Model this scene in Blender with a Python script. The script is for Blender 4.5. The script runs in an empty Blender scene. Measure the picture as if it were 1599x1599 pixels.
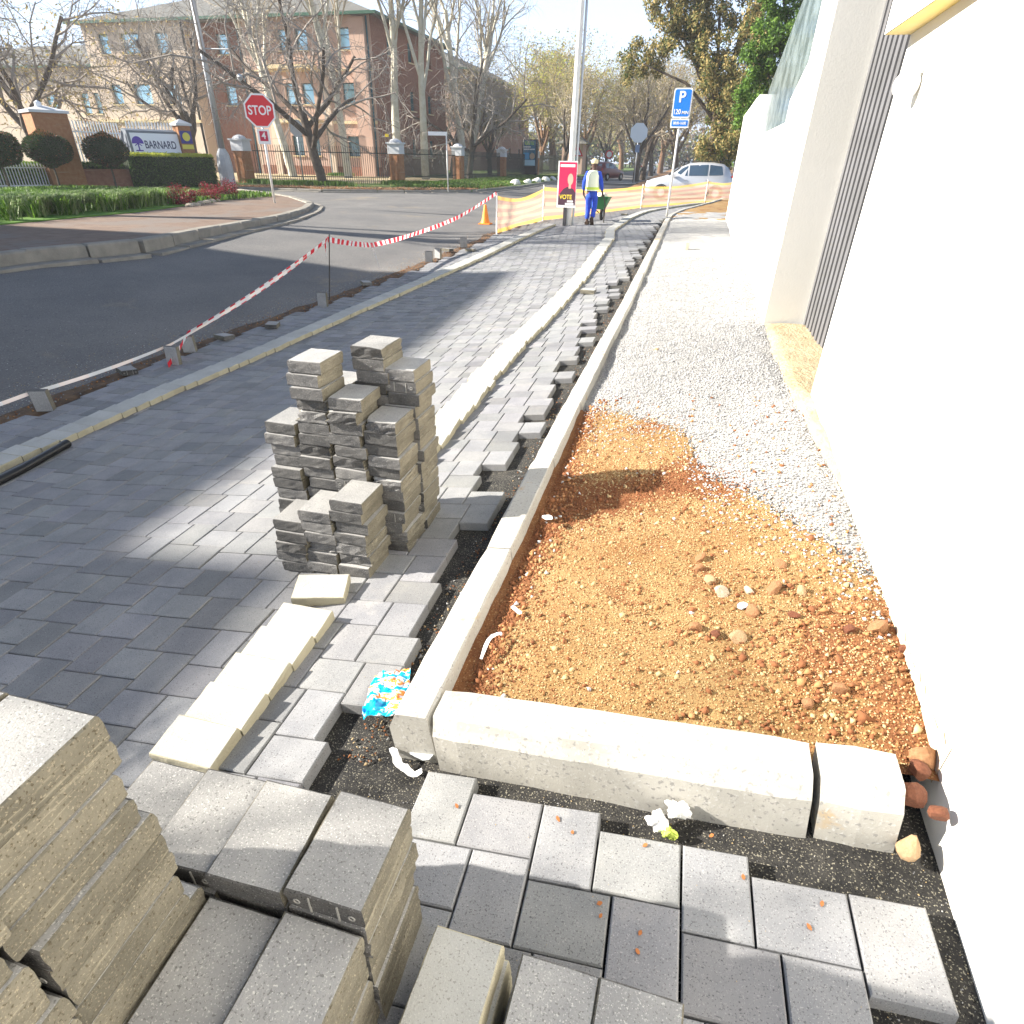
import bpy, math, random
import numpy as np
from mathutils import Matrix, Vector, Euler
random.seed(7); rng=np.random.default_rng(7)
SC=bpy.context.scene; COL=SC.collection; R=math.radians
# ---------------- camera, light, exposure ----------------
cam_d=bpy.data.cameras.new('camera'); cam=bpy.data.objects.new('camera',cam_d); COL.objects.link(cam); SC.camera=cam
cam_d.sensor_width=36; cam_d.lens=36*938.8/1599; cam_d.clip_start=.02; cam_d.clip_end=1500
Rm=((0.96807385,-0.14029402,-0.20772723),(0.25012577,0.48631721,0.83721722),(0.01643524,0.86244603,-0.50588212))
cam.matrix_world=Matrix(((Rm[0][0],Rm[0][1],-Rm[0][2],0),(Rm[1][0],Rm[1][1],-Rm[1][2],0),(Rm[2][0],Rm[2][1],-Rm[2][2],1.6),(0,0,0,1)))
SC.render.resolution_x=SC.render.resolution_y=1024
SAZ,SEL=R(12),R(26)
W=bpy.data.worlds.new('World'); SC.world=W; W.use_nodes=True
nt=W.node_tree; bg=nt.nodes['Background']; sky=nt.nodes.new('ShaderNodeTexSky'); sky.sky_type='NISHITA'; sky.sun_disc=False
sky.sun_elevation=SEL; sky.sun_rotation=math.atan2(-math.cos(SAZ),-math.sin(SAZ)); sky.air_density=1.0; sky.dust_density=1.5; sky.altitude=1300
# pale haze veil near the horizon, fading upwards
g_=nt.nodes.new('ShaderNodeTexCoord'); sx_=nt.nodes.new('ShaderNodeSeparateXYZ'); nt.links.new(g_.outputs['Generated'],sx_.inputs[0]); mr_=nt.nodes.new('ShaderNodeMapRange'); mr_.inputs[1].default_value=.0; mr_.inputs[2].default_value=.85; mr_.inputs[3].default_value=.93; mr_.inputs[4].default_value=0
nt.links.new(sx_.outputs[2],mr_.inputs[0]); mx_=nt.nodes.new('ShaderNodeMix'); mx_.data_type='RGBA'; nt.links.new(mr_.outputs[0],mx_.inputs[0]); nt.links.new(sky.outputs[0],mx_.inputs[6]); mx_.inputs[7].default_value=(6.2,7.8,10.4,1)
nt.links.new(mx_.outputs[2],bg.inputs[0]); bg.inputs[1].default_value=.05
sd=bpy.data.lights.new('sun','SUN'); sd.energy=5; sd.angle=R(.6); sd.color=(1,.93,.82); sun=bpy.data.objects.new('sun',sd); COL.objects.link(sun)
sun.rotation_euler=Vector((math.cos(SEL)*math.cos(SAZ),math.cos(SEL)*math.sin(SAZ),-math.sin(SEL))).to_track_quat('-Z','Y').to_euler()
SC.view_settings.view_transform='Standard'; SC.view_settings.look='None'; SC.view_settings.exposure=1.85; SC.view_settings.gamma=1
# ---------------- materials ----------------
MATS={}
def mat(name,c,rough=.8,c2=None,scale=8,detail=4,bump=0,bscale=None,metal=0,speck=None,sscale=250,stain=None,rand=0,tone=False,alpha=1,emit=None,obj=True,spec=.3,trans=0,bdist=.01,thr=(.35,.65),streak=None,trl=0):
    if name in MATS: return MATS[name]
    m=bpy.data.materials.new(name); m.use_nodes=True; t=m.node_tree; N=t.nodes; L=t.links; p=N['Principled BSDF']
    p.inputs['Roughness'].default_value=rough; p.inputs['Metallic'].default_value=metal; p.inputs['Specular IOR Level'].default_value=spec
    if trans: p.inputs['Transmission Weight'].default_value=trans
    tc=N.new('ShaderNodeTexCoord'); vec=tc.outputs['Object' if obj else 'Generated']
    col=None
    def rgb(v):
        n=N.new('ShaderNodeRGB'); n.outputs[0].default_value=(*v,1); return n.outputs[0]
    def mix(a,b,f,mode='MIX'):
        n=N.new('ShaderNodeMix'); n.data_type='RGBA'; n.blend_type=mode
        L.new(a,n.inputs[6]); L.new(b,n.inputs[7])
        if isinstance(f,float): n.inputs[0].default_value=f
        else: L.new(f,n.inputs[0])
        return n.outputs[2]
    def noise(s,d=4,rgh=.6,off=0):
        n=N.new('ShaderNodeTexNoise'); n.inputs['Scale'].default_value=s; n.inputs['Detail'].default_value=d; n.inputs['Roughness'].default_value=rgh
        if rand:
            oi=N.new('ShaderNodeObjectInfo'); ad=N.new('ShaderNodeVectorMath'); ad.operation='ADD'; L.new(vec,ad.inputs[0])
            ml=N.new('ShaderNodeMath'); ml.operation='MULTIPLY'; L.new(oi.outputs['Random'],ml.inputs[0]); ml.inputs[1].default_value=37.
            L.new(ml.outputs[0],ad.inputs[1]); L.new(ad.outputs[0],n.inputs[0])
        else: L.new(vec,n.inputs[0])
        return n.outputs[0]
    def ramp(f,a,b):
        n=N.new('ShaderNodeMapRange'); n.inputs[1].default_value=a; n.inputs[2].default_value=b; L.new(f,n.inputs[0]); return n.outputs[0]
    col=rgb(c)
    if c2: col=mix(col,rgb(c2),ramp(noise(scale,detail),*thr))
    if stain: col=mix(col,rgb(stain[0]),ramp(noise(stain[1],5,.7),stain[2],stain[2]+.08))
    if streak:
        mpg=N.new('ShaderNodeMapping'); mpg.inputs['Scale'].default_value=streak[1]; L.new(vec,mpg.inputs[0]); nn_=N.new('ShaderNodeTexNoise'); nn_.inputs['Scale'].default_value=1; nn_.inputs['Detail'].default_value=5; nn_.inputs['Roughness'].default_value=.7
        if rand:
            oi=N.new('ShaderNodeObjectInfo'); ml=N.new('ShaderNodeMath'); ml.operation='MULTIPLY'; ml.inputs[1].default_value=91.; L.new(oi.outputs['Random'],ml.inputs[0]); ad=N.new('ShaderNodeVectorMath'); ad.operation='ADD'; L.new(mpg.outputs[0],ad.inputs[0]); L.new(ml.outputs[0],ad.inputs[1]); L.new(ad.outputs[0],nn_.inputs[0])
        else: L.new(mpg.outputs[0],nn_.inputs[0])
        col=mix(col,rgb(streak[0]),ramp(nn_.outputs[0],.58,.70))
    if speck:
        col=mix(col,rgb(speck[0]),ramp(noise(sscale,2,.5),.60,.68)); 
        col=mix(col,rgb(speck[1]),ramp(noise(sscale*.77,2,.5),.40,.32))
    if tone:
        a=N.new('ShaderNodeAttribute'); a.attribute_name='tone'; col=mix(col,a.outputs[0],1.0,'MULTIPLY')
    if rand:
        oi=N.new('ShaderNodeObjectInfo'); mr=N.new('ShaderNodeMapRange'); mr.inputs[3].default_value=1-rand; mr.inputs[4].default_value=1+rand; L.new(oi.outputs['Random'],mr.inputs[0])
        hs=N.new('ShaderNodeHueSaturation'); L.new(mr.outputs[0],hs.inputs['Value']); L.new(col,hs.inputs['Color']); col=hs.outputs[0]
    L.new(col,p.inputs['Base Color'])
    if bump:
        b=N.new('ShaderNodeBump'); b.inputs['Strength'].default_value=bump; b.inputs['Distance'].default_value=bdist
        L.new(noise(bscale or scale*6,5,.65),b.inputs['Height']); L.new(b.outputs[0],p.inputs['Normal'])
    if alpha<1: p.inputs['Alpha'].default_value=alpha
    if emit: p.inputs['Emission Color'].default_value=(*c,1); p.inputs['Emission Strength'].default_value=emit
    if trl:
        tn=N.new('ShaderNodeBsdfTranslucent'); L.new(col,tn.inputs['Color']); ms=N.new('ShaderNodeMixShader'); ms.inputs[0].default_value=trl; L.new(p.outputs[0],ms.inputs[1]); L.new(tn.outputs[0],ms.inputs[2])
        out=ms.outputs[0]
        if alpha<1:
            p.inputs['Alpha'].default_value=1; tp_=N.new('ShaderNodeBsdfTransparent'); m2=N.new('ShaderNodeMixShader'); m2.inputs[0].default_value=alpha; L.new(tp_.outputs[0],m2.inputs[1]); L.new(out,m2.inputs[2]); out=m2.outputs[0]
        L.new(out,N['Material Output'].inputs[0])
    MATS[name]=m; return m
# ---------------- mesh builder ----------------
class MB:
    def __init__(s): s.v=[]; s.f=[]; s.m=[]; s.t=[]
    def add(s,vs,fs,mi=0,M=None,tone=1.):
        o=len(s.v)
        s.v+= [tuple(M@Vector(p)) for p in vs] if M is not None else [tuple(p) for p in vs]
        s.f+=[tuple(i+o for i in f) for f in fs]; s.m+=[mi]*len(fs); s.t+=[tone]*len(fs); return s
    def box(s,c,d,rz=0,mi=0,M=None,tone=1.):
        x,y,z=[q/2 for q in d]; T=Matrix.Translation(c)@Matrix.Rotation(rz,4,'Z')
        if M is not None: T=M@T
        vs=[(sx*x,sy*y,sz*z) for sz in(-1,1) for sy in(-1,1) for sx in(-1,1)]
        return s.add(vs,[(0,2,3,1),(4,5,7,6),(0,1,5,4),(2,6,7,3),(0,4,6,2),(1,3,7,5)],mi,T,tone)
    def cham(s,c,d,h=.005,rz=0,mi=0,M=None,tone=1.):  # block with chamfered top
        x,y,z=[q/2 for q in d]; T=Matrix.Translation(c)@Matrix.Rotation(rz,4,'Z')
        if M is not None: T=M@T
        vs=[(sx*a,sy*b,zz) for zz,a,b in((-z,x,y),(z-h,x,y),(z,x-h,y-h)) for sx,sy in((-1,-1),(1,-1),(1,1),(-1,1))]
        fs=[(3,2,1,0),(8,9,10,11)]
        for k in(0,4):
            for i in range(4): j=(i+1)%4; fs.append((k+i,k+j,k+4+j,k+4+i))
        return s.add(vs,fs,mi,T,tone)
    def tube(s,pts,rad,n=8,mi=0,cap=True,M=None):
        P=[Vector(p) for p in pts]; rad=rad if hasattr(rad,'__len__') else [rad]*len(P); vs=[];fs=[]
        ref=None
        for i,p in enumerate(P):
            d=(P[min(i+1,len(P)-1)]-P[max(i-1,0)]); d=d.normalized() if d.length>1e-9 else Vector((0,0,1))
            if ref is None: ref=d.cross(Vector((0,0,1)) if abs(d.z)<.9 else Vector((1,0,0))).normalized()
            ref=(ref-d*ref.dot(d)); ref=ref.normalized() if ref.length>1e-6 else d.orthogonal().normalized()
            b=d.cross(ref)
            for k in range(n):
                a=2*math.pi*k/n; vs.append(p+(ref*math.cos(a)+b*math.sin(a))*rad[i])
        for i in range(len(P)-1):
            for k in range(n): j=(k+1)%n; fs.append((i*n+k,i*n+j,(i+1)*n+j,(i+1)*n+k))
        if cap: fs.append(tuple(range(n-1,-1,-1))); fs.append(tuple((len(P)-1)*n+k for k in range(n)))
        return s.add(vs,fs,mi,M)
    def lathe(s,prof,n=20,mi=0,M=None):
        vs=[(r*math.cos(2*math.pi*k/n),r*math.sin(2*math.pi*k/n),z) for r,z in prof for k in range(n)]; fs=[]
        for i in range(len(prof)-1):
            for k in range(n): j=(k+1)%n; fs.append((i*n+k,i*n+j,(i+1)*n+j,(i+1)*n+k))
        return s.add(vs,fs,mi,M)
    def prism(s,poly,z0,z1,mi=0,M=None,mtop=None):
        n=len(poly); vs=[(x,y,z0) for x,y in poly]+[(x,y,z1) for x,y in poly]
        s.add(vs,[tuple(range(n-1,-1,-1))]+[(i,(i+1)%n,n+(i+1)%n,n+i) for i in range(n)],mi,M)
        return s.add(vs[n:],[tuple(range(n))],mi if mtop is None else mtop,M)
    def build(s,name,mats,parent=None,smooth=False,loc=None,rot=None,**kw):
        me=bpy.data.meshes.new(name); me.from_pydata(s.v,[],s.f)
        for m in (mats if isinstance(mats,(list,tuple)) else [mats]): me.materials.append(m)
        me.polygons.foreach_set('material_index',s.m)
        if smooth: me.polygons.foreach_set('use_smooth',[True]*len(s.f))
        if any(t!=1. for t in s.t):
            at=me.attributes.new('tone','FLOAT_COLOR','FACE'); a=[]
            for t in s.t: a+=[t,t,t,1] if not isinstance(t,tuple) else [*t,1]
            at.data.foreach_set('color',a)
        me.update(); return obj(name,me,parent,loc,rot,**kw)
def obj(name,me,parent=None,loc=None,rot=None,label=None,cat=None,group=None,kind=None):
    o=bpy.data.objects.new(name,me); COL.objects.link(o)
    if parent: o.parent=parent
    if loc is not None: o.location=loc
    if rot is not None: o.rotation_euler=rot
    if label:o['label']=label
    if cat:o['category']=cat
    if group:o['group']=group
    if kind:o['kind']=kind
    return o
def empty(name,loc,rz=0,**kw): return obj(name,None,None,loc,(0,0,rz),**kw)
def raw(name,V,F,mats,mi=None,smooth=False,**kw):
    me=bpy.data.meshes.new(name); V=np.asarray(V,np.float32); F=np.asarray(F,np.int32); k=F.shape[1]
    me.vertices.add(len(V)); me.vertices.foreach_set('co',V.ravel()); me.loops.add(F.size); me.loops.foreach_set('vertex_index',F.ravel())
    me.polygons.add(len(F)); me.polygons.foreach_set('loop_start',np.arange(0,F.size,k,dtype=np.int32)); me.polygons.foreach_set('loop_total',np.full(len(F),k,np.int32))
    for m in (mats if isinstance(mats,(list,tuple)) else [mats]): me.materials.append(m)
    if mi is not None: me.polygons.foreach_set('material_index',np.asarray(mi,np.int32))
    if smooth: me.polygons.foreach_set('use_smooth',np.ones(len(F),bool))
    me.update(calc_edges=True); return obj(name,me,**kw)
def copy_tree(o,loc=None,rz=None,scale=None,parent=None,**kw):
    c=o.copy(); COL.objects.link(c)
    if parent: c.parent=parent
    if loc is not None:c.location=loc
    if rz is not None:c.rotation_euler=(0,0,rz)
    if scale is not None:c.scale=(scale,)*3 if not hasattr(scale,'__len__') else scale
    for k,v in kw.items(): c[k]=v
    for ch in o.children: copy_tree(ch,parent=c)
    return c
def text(body,size,m,parent,loc,rot=(R(90),0,0),name='lettering',ext=.002,sx=1,align='CENTER'):
    cu=bpy.data.curves.new('lettering','FONT'); cu.body=body; cu.size=size; cu.align_x=align; cu.align_y='CENTER'; cu.extrude=ext; cu.offset=size*.018
    tmp=bpy.data.objects.new('tmp',cu); COL.objects.link(tmp); bpy.context.view_layer.update()
    me=bpy.data.meshes.new_from_object(tmp); bpy.data.objects.remove(tmp); me.materials.clear(); me.materials.append(m)
    for v in me.vertices: v.co.x*=sx
    return obj(name,me,parent,loc,rot)
# ---------------- ground shape ----------------
PX=[-400,-13,-11.5,-6.2,-5.0,-3.9,-2.3,-1.15,0,0.8,2,400]; PZ=[0,0,0,-.60,-.57,-.50,-.31,-.16,0,.10,.12,.12]
def zg(X,Y):
    t=np.clip((np.asarray(Y,float)-5)/15,0,1); k=1-.7*t*t*(3-2*t); return np.interp(X,PX,PZ)*k
def zf(x,y): return float(zg(x,y))
def slope(x,y): return math.atan((zf(x+.1,y)-zf(x-.1,y))/.2)
def fnoise(X,Y,s,seed=0):
    r=np.random.default_rng(seed); out=0
    for o in range(4):
        for _ in range(3):
            a=r.uniform(0,6.28); f=s*2**o*r.uniform(.7,1.3); out=out+np.sin(X*f*math.cos(a)+Y*f*math.sin(a)+r.uniform(0,6.28))/2**o
    return out/4
def sheet(name,xs,ys,zfun,mats,mask=None,mi=None,smooth=True,**kw):
    X,Y=np.meshgrid(xs,ys); Z=zfun(X,Y); V=np.stack([X,Y,Z],-1).reshape(-1,3); nx=len(xs); ny=len(ys)
    i=np.arange(nx-1)[None,:]+nx*np.arange(ny-1)[:,None]; F=np.stack([i,i+1,i+nx+1,i+nx],-1).reshape(-1,4)
    cx=V[F].mean(1)
    if mask is not None: k=mask(cx[:,0],cx[:,1]); F=F[k]; cx=cx[k]
    return raw(name,V,F,mats,smooth=smooth,kind='structure',**kw)
def inpoly(x,y,P):
    x=np.asarray(x);y=np.asarray(y); r=np.zeros(x.shape,bool); n=len(P)
    for i in range(n):
        x1,y1=P[i];x2,y2=P[(i+1)%n]
        c=((y1>y)!=(y2>y))&(x<(x2-x1)*(y-y1)/((y2-y1) or 1e-9)+x1); r^=c
    return r
EDX=[(-6.0,0),(-5.82,3.8),(-5.93,6.4),(-5.72,8.1),(-5.41,10.2),(-5.04,13.9),(-4.9,16.8),(-4.99,17.7),(-4.6,21.9),(-1.8,28.6),(.81,31.4),(3,33.5)]
def edgex(y): return np.interp(y,[p[1] for p in EDX],[p[0] for p in EDX])
asphalt=mat('asphalt',(.115,.113,.112),.85,(.16,.153,.145),.7,6,.35,140,speck=((.24,.23,.22),(.07,.07,.072)),sscale=60,stain=((.20,.175,.14),.3,.58),streak=((.17,.165,.155),(.25,.06,1)))
dirt=mat('red_dirt',(.22,.105,.045),.95,(.30,.17,.08),2.5,6,.6,30)
grassm=mat('lawn_grass',(.055,.11,.02),.9,(.13,.17,.04),3,6,.6,60,stain=((.20,.12,.06),.5,.60))
xs=np.concatenate([[-400,-150,-60,-30],np.arange(-16,-6,.5),np.arange(-6,3.01,.25),[5,12,40,150,400]]); ys=np.concatenate([[-100,-30,-6],np.arange(-2,34,.5),[38,45,60,90,150,300,700]])
sheet('ground',xs,ys,lambda X,Y: zg(X,Y)-.13,dirt)
# road with the side street, verges are raised on top of it
xs=np.concatenate([[-120,-80,-50,-35,-25],np.arange(-18,-6.2,.4),np.arange(-6.2,3.1,.2),[4,8,20,60,120]]); ys=np.concatenate([[-60,-20,-6],np.arange(-2,34,.3),[36,40,50,70,100,160,300,500]])
sheet('road',xs,ys,lambda X,Y: zg(X,Y)-.035,asphalt,lambda x,y:(x<edgex(y)-.12)|(y>33.4))
# ---------------- bedding sand under the pavers ----------------
bed=mat('bedding_grit',(.018,.018,.019),.95,(.045,.043,.04),14,5,1.0,160,speck=((.30,.28,.22),(.008,.008,.008)),sscale=190,bdist=.006)
xs=np.arange(-6.6,1.7,.06); ys=np.arange(-.6,34,.08)
sheet('bedding_sand',xs,ys,lambda X,Y: zg(X,Y)-.052+.006*fnoise(X,Y,9,3),bed,lambda x,y:(x>edgex(y)-.10)&(x<1.6))
# ---------------- herringbone paving ----------------
Lp,Wp=.2185,.1665
pav=mat('paver_concrete',(.192,.197,.207),.8,(.25,.253,.255),5,5,.35,260,speck=((.33,.325,.32),(.11,.11,.115)),sscale=280,tone=True,stain=((.24,.20,.155),1.1,.68),bdist=.004,streak=((.29,.285,.27),(1.7,1.7,1)))
def kerb_x(y): return np.interp(y,[1,20,22.4,24.8,26.5,30,35],[-.775,-.66,-.60,-.30,.10,.9,1.75])
mb=MB()
for i in range(-40,125):
    for j in range(-215,60):
        x0=-.37+i*(Lp+Wp)+j*Lp; y0=.915+i*(Wp-Lp)-j*Lp
        for hx,hy,w,l in ((0,0,Lp,Wp),(Lp,Wp-Lp,Wp,Lp)):
            if y0<-.8 or y0>33 or x0<-6.8 or x0>2: continue
            x,y=x0+hx,y0+hy; cx,cy=x+w/2,y+l/2
            if cy<-.3 or cy>32.5 or cx<-6.3 or cx>2: continue
            ok=False
            if x+w<kerb_x(cy)+(.0 if cy>2 else -.0) and x>edgex(cy)-.06: ok=True
            if cy<1.3 and -.56<x and x+w<.80 and y+l<1.155+ (0.0 if x<.1 else -.012): ok=True
            if -.80<x+w and x<-.5 and y+l<.97: ok=True
            if cy>28.3 and x<-1.9+ (cy-28.6)*.93: ok=False
            if not ok: continue
            if cy>3 and x+w>kerb_x(cy)-.14 and random.random()<.35 : continue
            t=random.choice([.80,.92,.97,1,1.02,1.05])*random.uniform(.96,1.04)
            sl=slope(cx,cy); hz=random.gauss(0,.0012)
            M=Matrix.Translation((cx,cy,zf(cx,cy)-.026+hz))@Matrix.Rotation(-sl,4,'Y')@Matrix.Rotation(random.gauss(0,.004),4,'Z')@Matrix.Rotation(random.gauss(0,.004),4,'X')
            mb.cham((0,0,0),(w-.0045,l-.0045,.05),.004,0,0,M,(t,t*random.uniform(.985,1.01),t*random.uniform(.98,1.04)))
mb.build('pavement',pav,kind='structure')
# ---------------- loose bricks ----------------
brick_m=mat('grey_brick_concrete',(.25,.25,.25),.85,(.33,.328,.32),7,5,.6,230,speck=((.50,.49,.47),(.17,.168,.165)),sscale=260,rand=.14,stain=((.42,.27,.11),2.2,.72),bdist=.004)
side_m=mat('brick_side_bounce',(.115,.107,.085),.9,(.175,.162,.128),9,6,.8,150,speck=((.27,.24,.18),(.08,.068,.045)),sscale=240,rand=.14,bdist=.006,streak=((.30,.275,.21),(30,4,75)))  # long sides tinted warm for light bounced off soil and wall
cream_m=mat('cream_concrete',(.355,.355,.335),.85,(.42,.42,.40),5,5,.4,200,speck=((.47,.465,.44),(.27,.265,.245)),sscale=260,rand=.07,bdist=.004)
cside_m=mat('cream_side_bounce',(.36,.33,.24),.9,(.43,.40,.30),6,5,.6,120,rand=.06)  # yellowish sides carry the warm bounced light in their colour
def brick_mesh(name,L,Wd,H,seed,top,side,rough=.0008,ribs=False,end=None):
    r=random.Random(seed); c=.0035; nx,ny=5,7; vs=[];fs=[];mi=[]
    me=bpy.data.meshes.new(name)
    # ring outline with small irregularities
    ring=[]
    for i in range(nx): ring.append((-Wd/2+Wd*i/nx,-L/2))
    for i in range(ny): ring.append((Wd/2,-L/2+L*i/ny))
    for i in range(nx): ring.append((Wd/2-Wd*i/nx,L/2))
    for i in range(ny): ring.append((-Wd/2,L/2-L*i/ny))
    n=len(ring)
    for (z,ins,jit) in ((0,.003,.5),(.006,0,1),(H*.35,0,1),(H*.7,-.001,1),(H-c,0,.7),(H-.001,c,.35)):
        for (x,y) in ring:
            sx=1-2*ins/Wd; sy=1-2*ins/L
            vs.append((x*sx+r.gauss(0,rough*jit),y*sy+r.gauss(0,rough*jit),z+r.gauss(0,.0003)))
    for k in range(5):
        for i in range(n):
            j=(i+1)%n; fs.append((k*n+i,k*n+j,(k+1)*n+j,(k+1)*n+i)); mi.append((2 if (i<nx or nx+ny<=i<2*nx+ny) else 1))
    fs.append(tuple(range(n-1,-1,-1))); mi.append(1); fs.append(tuple(5*n+i for i in range(n))); mi.append(0)
    if ribs:
        b=MB()
        for x in (-.03,.03): b.box((x,-L/2-.0004,H/2),(.0035,.004,H*.8))
        for x in (-.058,.058): b.lathe([(.0045,0),(.005,.0015),(.0075,.0015),(.008,0)],8,0,Matrix.Translation((x,-L/2-.001,H/2))@Matrix.Rotation(R(90),4,'X'))
        o=len(vs); vs+=b.v; fs+=[tuple(q+o for q in f) for f in b.f]; mi+=[3]*len(b.f)
    if rough>.002:
        cxx=Wd/2*(1 if seed%2 else -1)
        for i_,(x_,y_,z_) in enumerate(vs):
            dd=math.hypot(x_-cxx,y_+L/2)
            if dd<.055 and z_>H*.3: vs[i_]=(x_-(cxx/abs(cxx))*.016*(1-dd/.055)+r.gauss(0,.002),y_+.020*(1-dd/.055)+r.gauss(0,.002),z_-.012*(1-dd/.055))
            elif y_<-L/2+.004: vs[i_]=(x_,y_+abs(r.gauss(0,.0022)),z_)
    me.from_pydata(vs,[],fs)
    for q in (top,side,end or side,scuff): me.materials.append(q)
    me.polygons.foreach_set('material_index',mi); me.update(); return me
scuff=mat('lime_scuff',(.27,.265,.25),.9)
end_m=mat('brick_end_shade',(.062,.062,.064),.9,(.125,.122,.118),8,5,.5,200,speck=((.24,.235,.23),(.04,.04,.04)),sscale=260,rand=.45,bdist=.004)  # ends coloured darker for the shade on the front faces
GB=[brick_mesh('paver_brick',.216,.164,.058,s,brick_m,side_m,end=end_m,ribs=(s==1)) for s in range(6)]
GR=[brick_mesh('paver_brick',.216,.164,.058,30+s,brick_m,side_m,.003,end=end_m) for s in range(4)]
CB=[brick_mesh('cream_block',.238,.156,.058,60+s,cream_m,cside_m,.0009) for s in range(4)]
ORD=['','lowest','second','third','fourth','fifth','sixth','seventh','eighth','ninth','tenth','eleventh','twelfth','thirteenth','fourteenth','fifteenth','sixteenth','seventeenth','eighteenth']
def ordw(k,n): return 'topmost' if k==n else ('lowest' if k==1 else ORD[k]+' lowest')
NUM=['nearest','second','third','fourth','fifth','sixth','seventh','eighth','ninth','tenth','eleventh','twelfth','thirteenth','fourteenth','fifteenth','sixteenth','seventeenth','eighteenth','nineteenth','twentieth']
TEN={2:'twenty',3:'thirty',4:'forty',5:'fifty'}
def nth(k):
    if k<20: return NUM[k]
    q=k+1
    if q%10==0: return TEN[q//10][:-1]+'ieth'
    return TEN[q//10]+'-'+('first' if q%10==1 else NUM[q%10-1])
def loose(x,y,z,rz=0,tilt=0,pitch=0,label='',group=None,mesh=None,name='paver_brick',cat='paver brick'):
    o=obj(name,mesh or random.choice(GB),None,(x,y,z),(pitch,tilt,rz),label,cat,group)
    return o
def stack(cols,name,grp,jit=.008,layer=.0595,seed=1):
    r=random.Random(seed)
    for (cx,cy,n,cn,rn,zb) in cols:
        dx,dy=0,0
        z=zf(cx,cy)+(zb or .003)
        for k in range(1,n+1):
            lab=f"grey brick, {ordw(k,n)} in the {cn} column, {rn} row of {name}"
            rot=r.gauss(0,.018); lift=0
            loose(cx+r.gauss(0,jit)+dx,cy+r.gauss(0,jit)+dy,z+(k-1)*layer,rot,-slope(cx,cy)*.25 if k<3 else r.gauss(0,.006),0,lab,grp,GR[r.randrange(4)] if r.random()<.15 else GB[r.randrange(6)])
G1='grey bricks stacked midway on the paving'
nm='the tall midway stack'
stack([(-1.65,2.24,5,'left','front',0),(-1.485,2.24,6,'centre','front',0),(-1.315,2.24,7,'right','front',0),
 (-1.765,2.47,12,'far left','middle',0),(-1.575,2.47,17,'centre left','middle',0),(-1.40,2.46,14,'centre right','middle',0),(-1.225,2.47,12,'far right','middle',0),
 (-1.76,2.70,10,'far left','back',0),(-1.575,2.70,14,'centre left','back',0),(-1.37,2.70,17,'centre right','back',0),(-1.21,2.70,15,'far right','back',0)],nm,G1)
# big stack in the near left corner, and its lower step
G2='grey bricks of the near left stack'
cols=[]
for a,cx in enumerate((-.985,-.815,-.645,-.475)): 
    cols.append((cx,.605,8,('far left','centre left','centre right','far right')[a],'back',-.005))
stack(cols,'the low near stack',G2,.003,seed=5)
stack([(-.82,.375,8,'left','front',-.005),(-.645,.38,7,'centre','front',-.005),(-.48,.38,7,'right','front',-.005),(-.645,.155,6,'centre','nearest',-.005),(-.48,.155,6,'right','nearest',-.005)],'the low near stack','grey bricks of the near left stack',.003,seed=6)
G3='grey bricks of the towering corner stack'
for a,cx in enumerate((-.815,-.985,-1.155)):
    for b,cy in enumerate((.335,.115,-.105)):
        if a==0:
            cols=[(cx,cy,17,'right',('far','middle','near')[b],-.002)]
        else: cols=[(cx,cy,17,('','centre','left')[a],('far','middle','near')[b],-.002)]
        r=random.Random(50+a*3+b)
        for k in range(1,18):
            if a==0 and b==0 and k<=8: continue
            z=zf(-.9,cy)-.002+(k-1)*.0595
            off=(17-k)*.0014 if a==0 else 0
            lab=f"grey brick, {ordw(k,17)} in the {cols[0][3]} column, {cols[0][4]} row of the corner tower"
            o=loose(cx+off+r.gauss(0,.0042)*(a==0),cy+r.gauss(0,.006)+(0 if k<17 else .004),z,r.gauss(0,.012),0,0,lab,G3,GB[r.randrange(6)])
# loose light blocks at the bottom edge
for k,(x,y,n,w) in enumerate(((-.235,.505,3,'left'),(-.215,.49,1,'x'),(-.035,.50,3,'centre'),(.13,.49,3,'right'))):
    if w=='x': continue
    for q in range(n):
        loose(x+(.02 if q<n-1 and w=='left' else 0)+random.gauss(0,.002),y,zf(x,y)+.002+q*.0595,R(-3),-slope(x,y)*.7,0,f"pale block, {('lowest','middle','topmost')[q]} of the {w} pile at the near edge of the paving",'pale blocks piled at the near edge',CB[q] if w=='left' else GB[q])
# cream rows
def croom(x,y,rz,label,grp,dz=0.003,tilt=None):
    loose(x,y,zf(x,y)+dz,rz,-slope(x,y) if tilt is None else tilt,0,label,grp,random.choice(CB),'cream_block','cream block')
WORD=['nearest','second nearest','third nearest','fourth nearest','farthest']
for k in range(5): croom(-1.365+random.gauss(0,.004),1.075+k*.163,R(90)+random.gauss(0,.012),f"{WORD[k]} cream block of the short row before the stack",'cream blocks of the short near row')
croom(-1.40,1.965,R(90+17),'single cream block lying askew in front of the grey stack',None,.006)
n=0
y=2.35
while y<20.2:
    x=np.interp(y,[2,5,8.6,13.7,20.3],[-4.97,-4.95,-4.74,-4.22,-3.90])
    croom(float(x)+random.gauss(0,.006),y,R(90)+math.atan2(-(np.interp(y+.1,[2,5,8.6,13.7,20.3],[-4.97,-4.95,-4.74,-4.22,-3.90])-x),.1)+random.gauss(0,.008),(f'{nth(n)} cream block from the near end of the long straight row' if n<50 else 'cream block far along the long straight row on the road side'),'cream blocks of the long straight row'); y+=.1655; n+=1
wy=[2.9,3.8,5,6.7,8.8,11.5,14,16.4,18.5,20.4,22.5,24.3,25.8,27.2,28.6,30.2,31.6]
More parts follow.
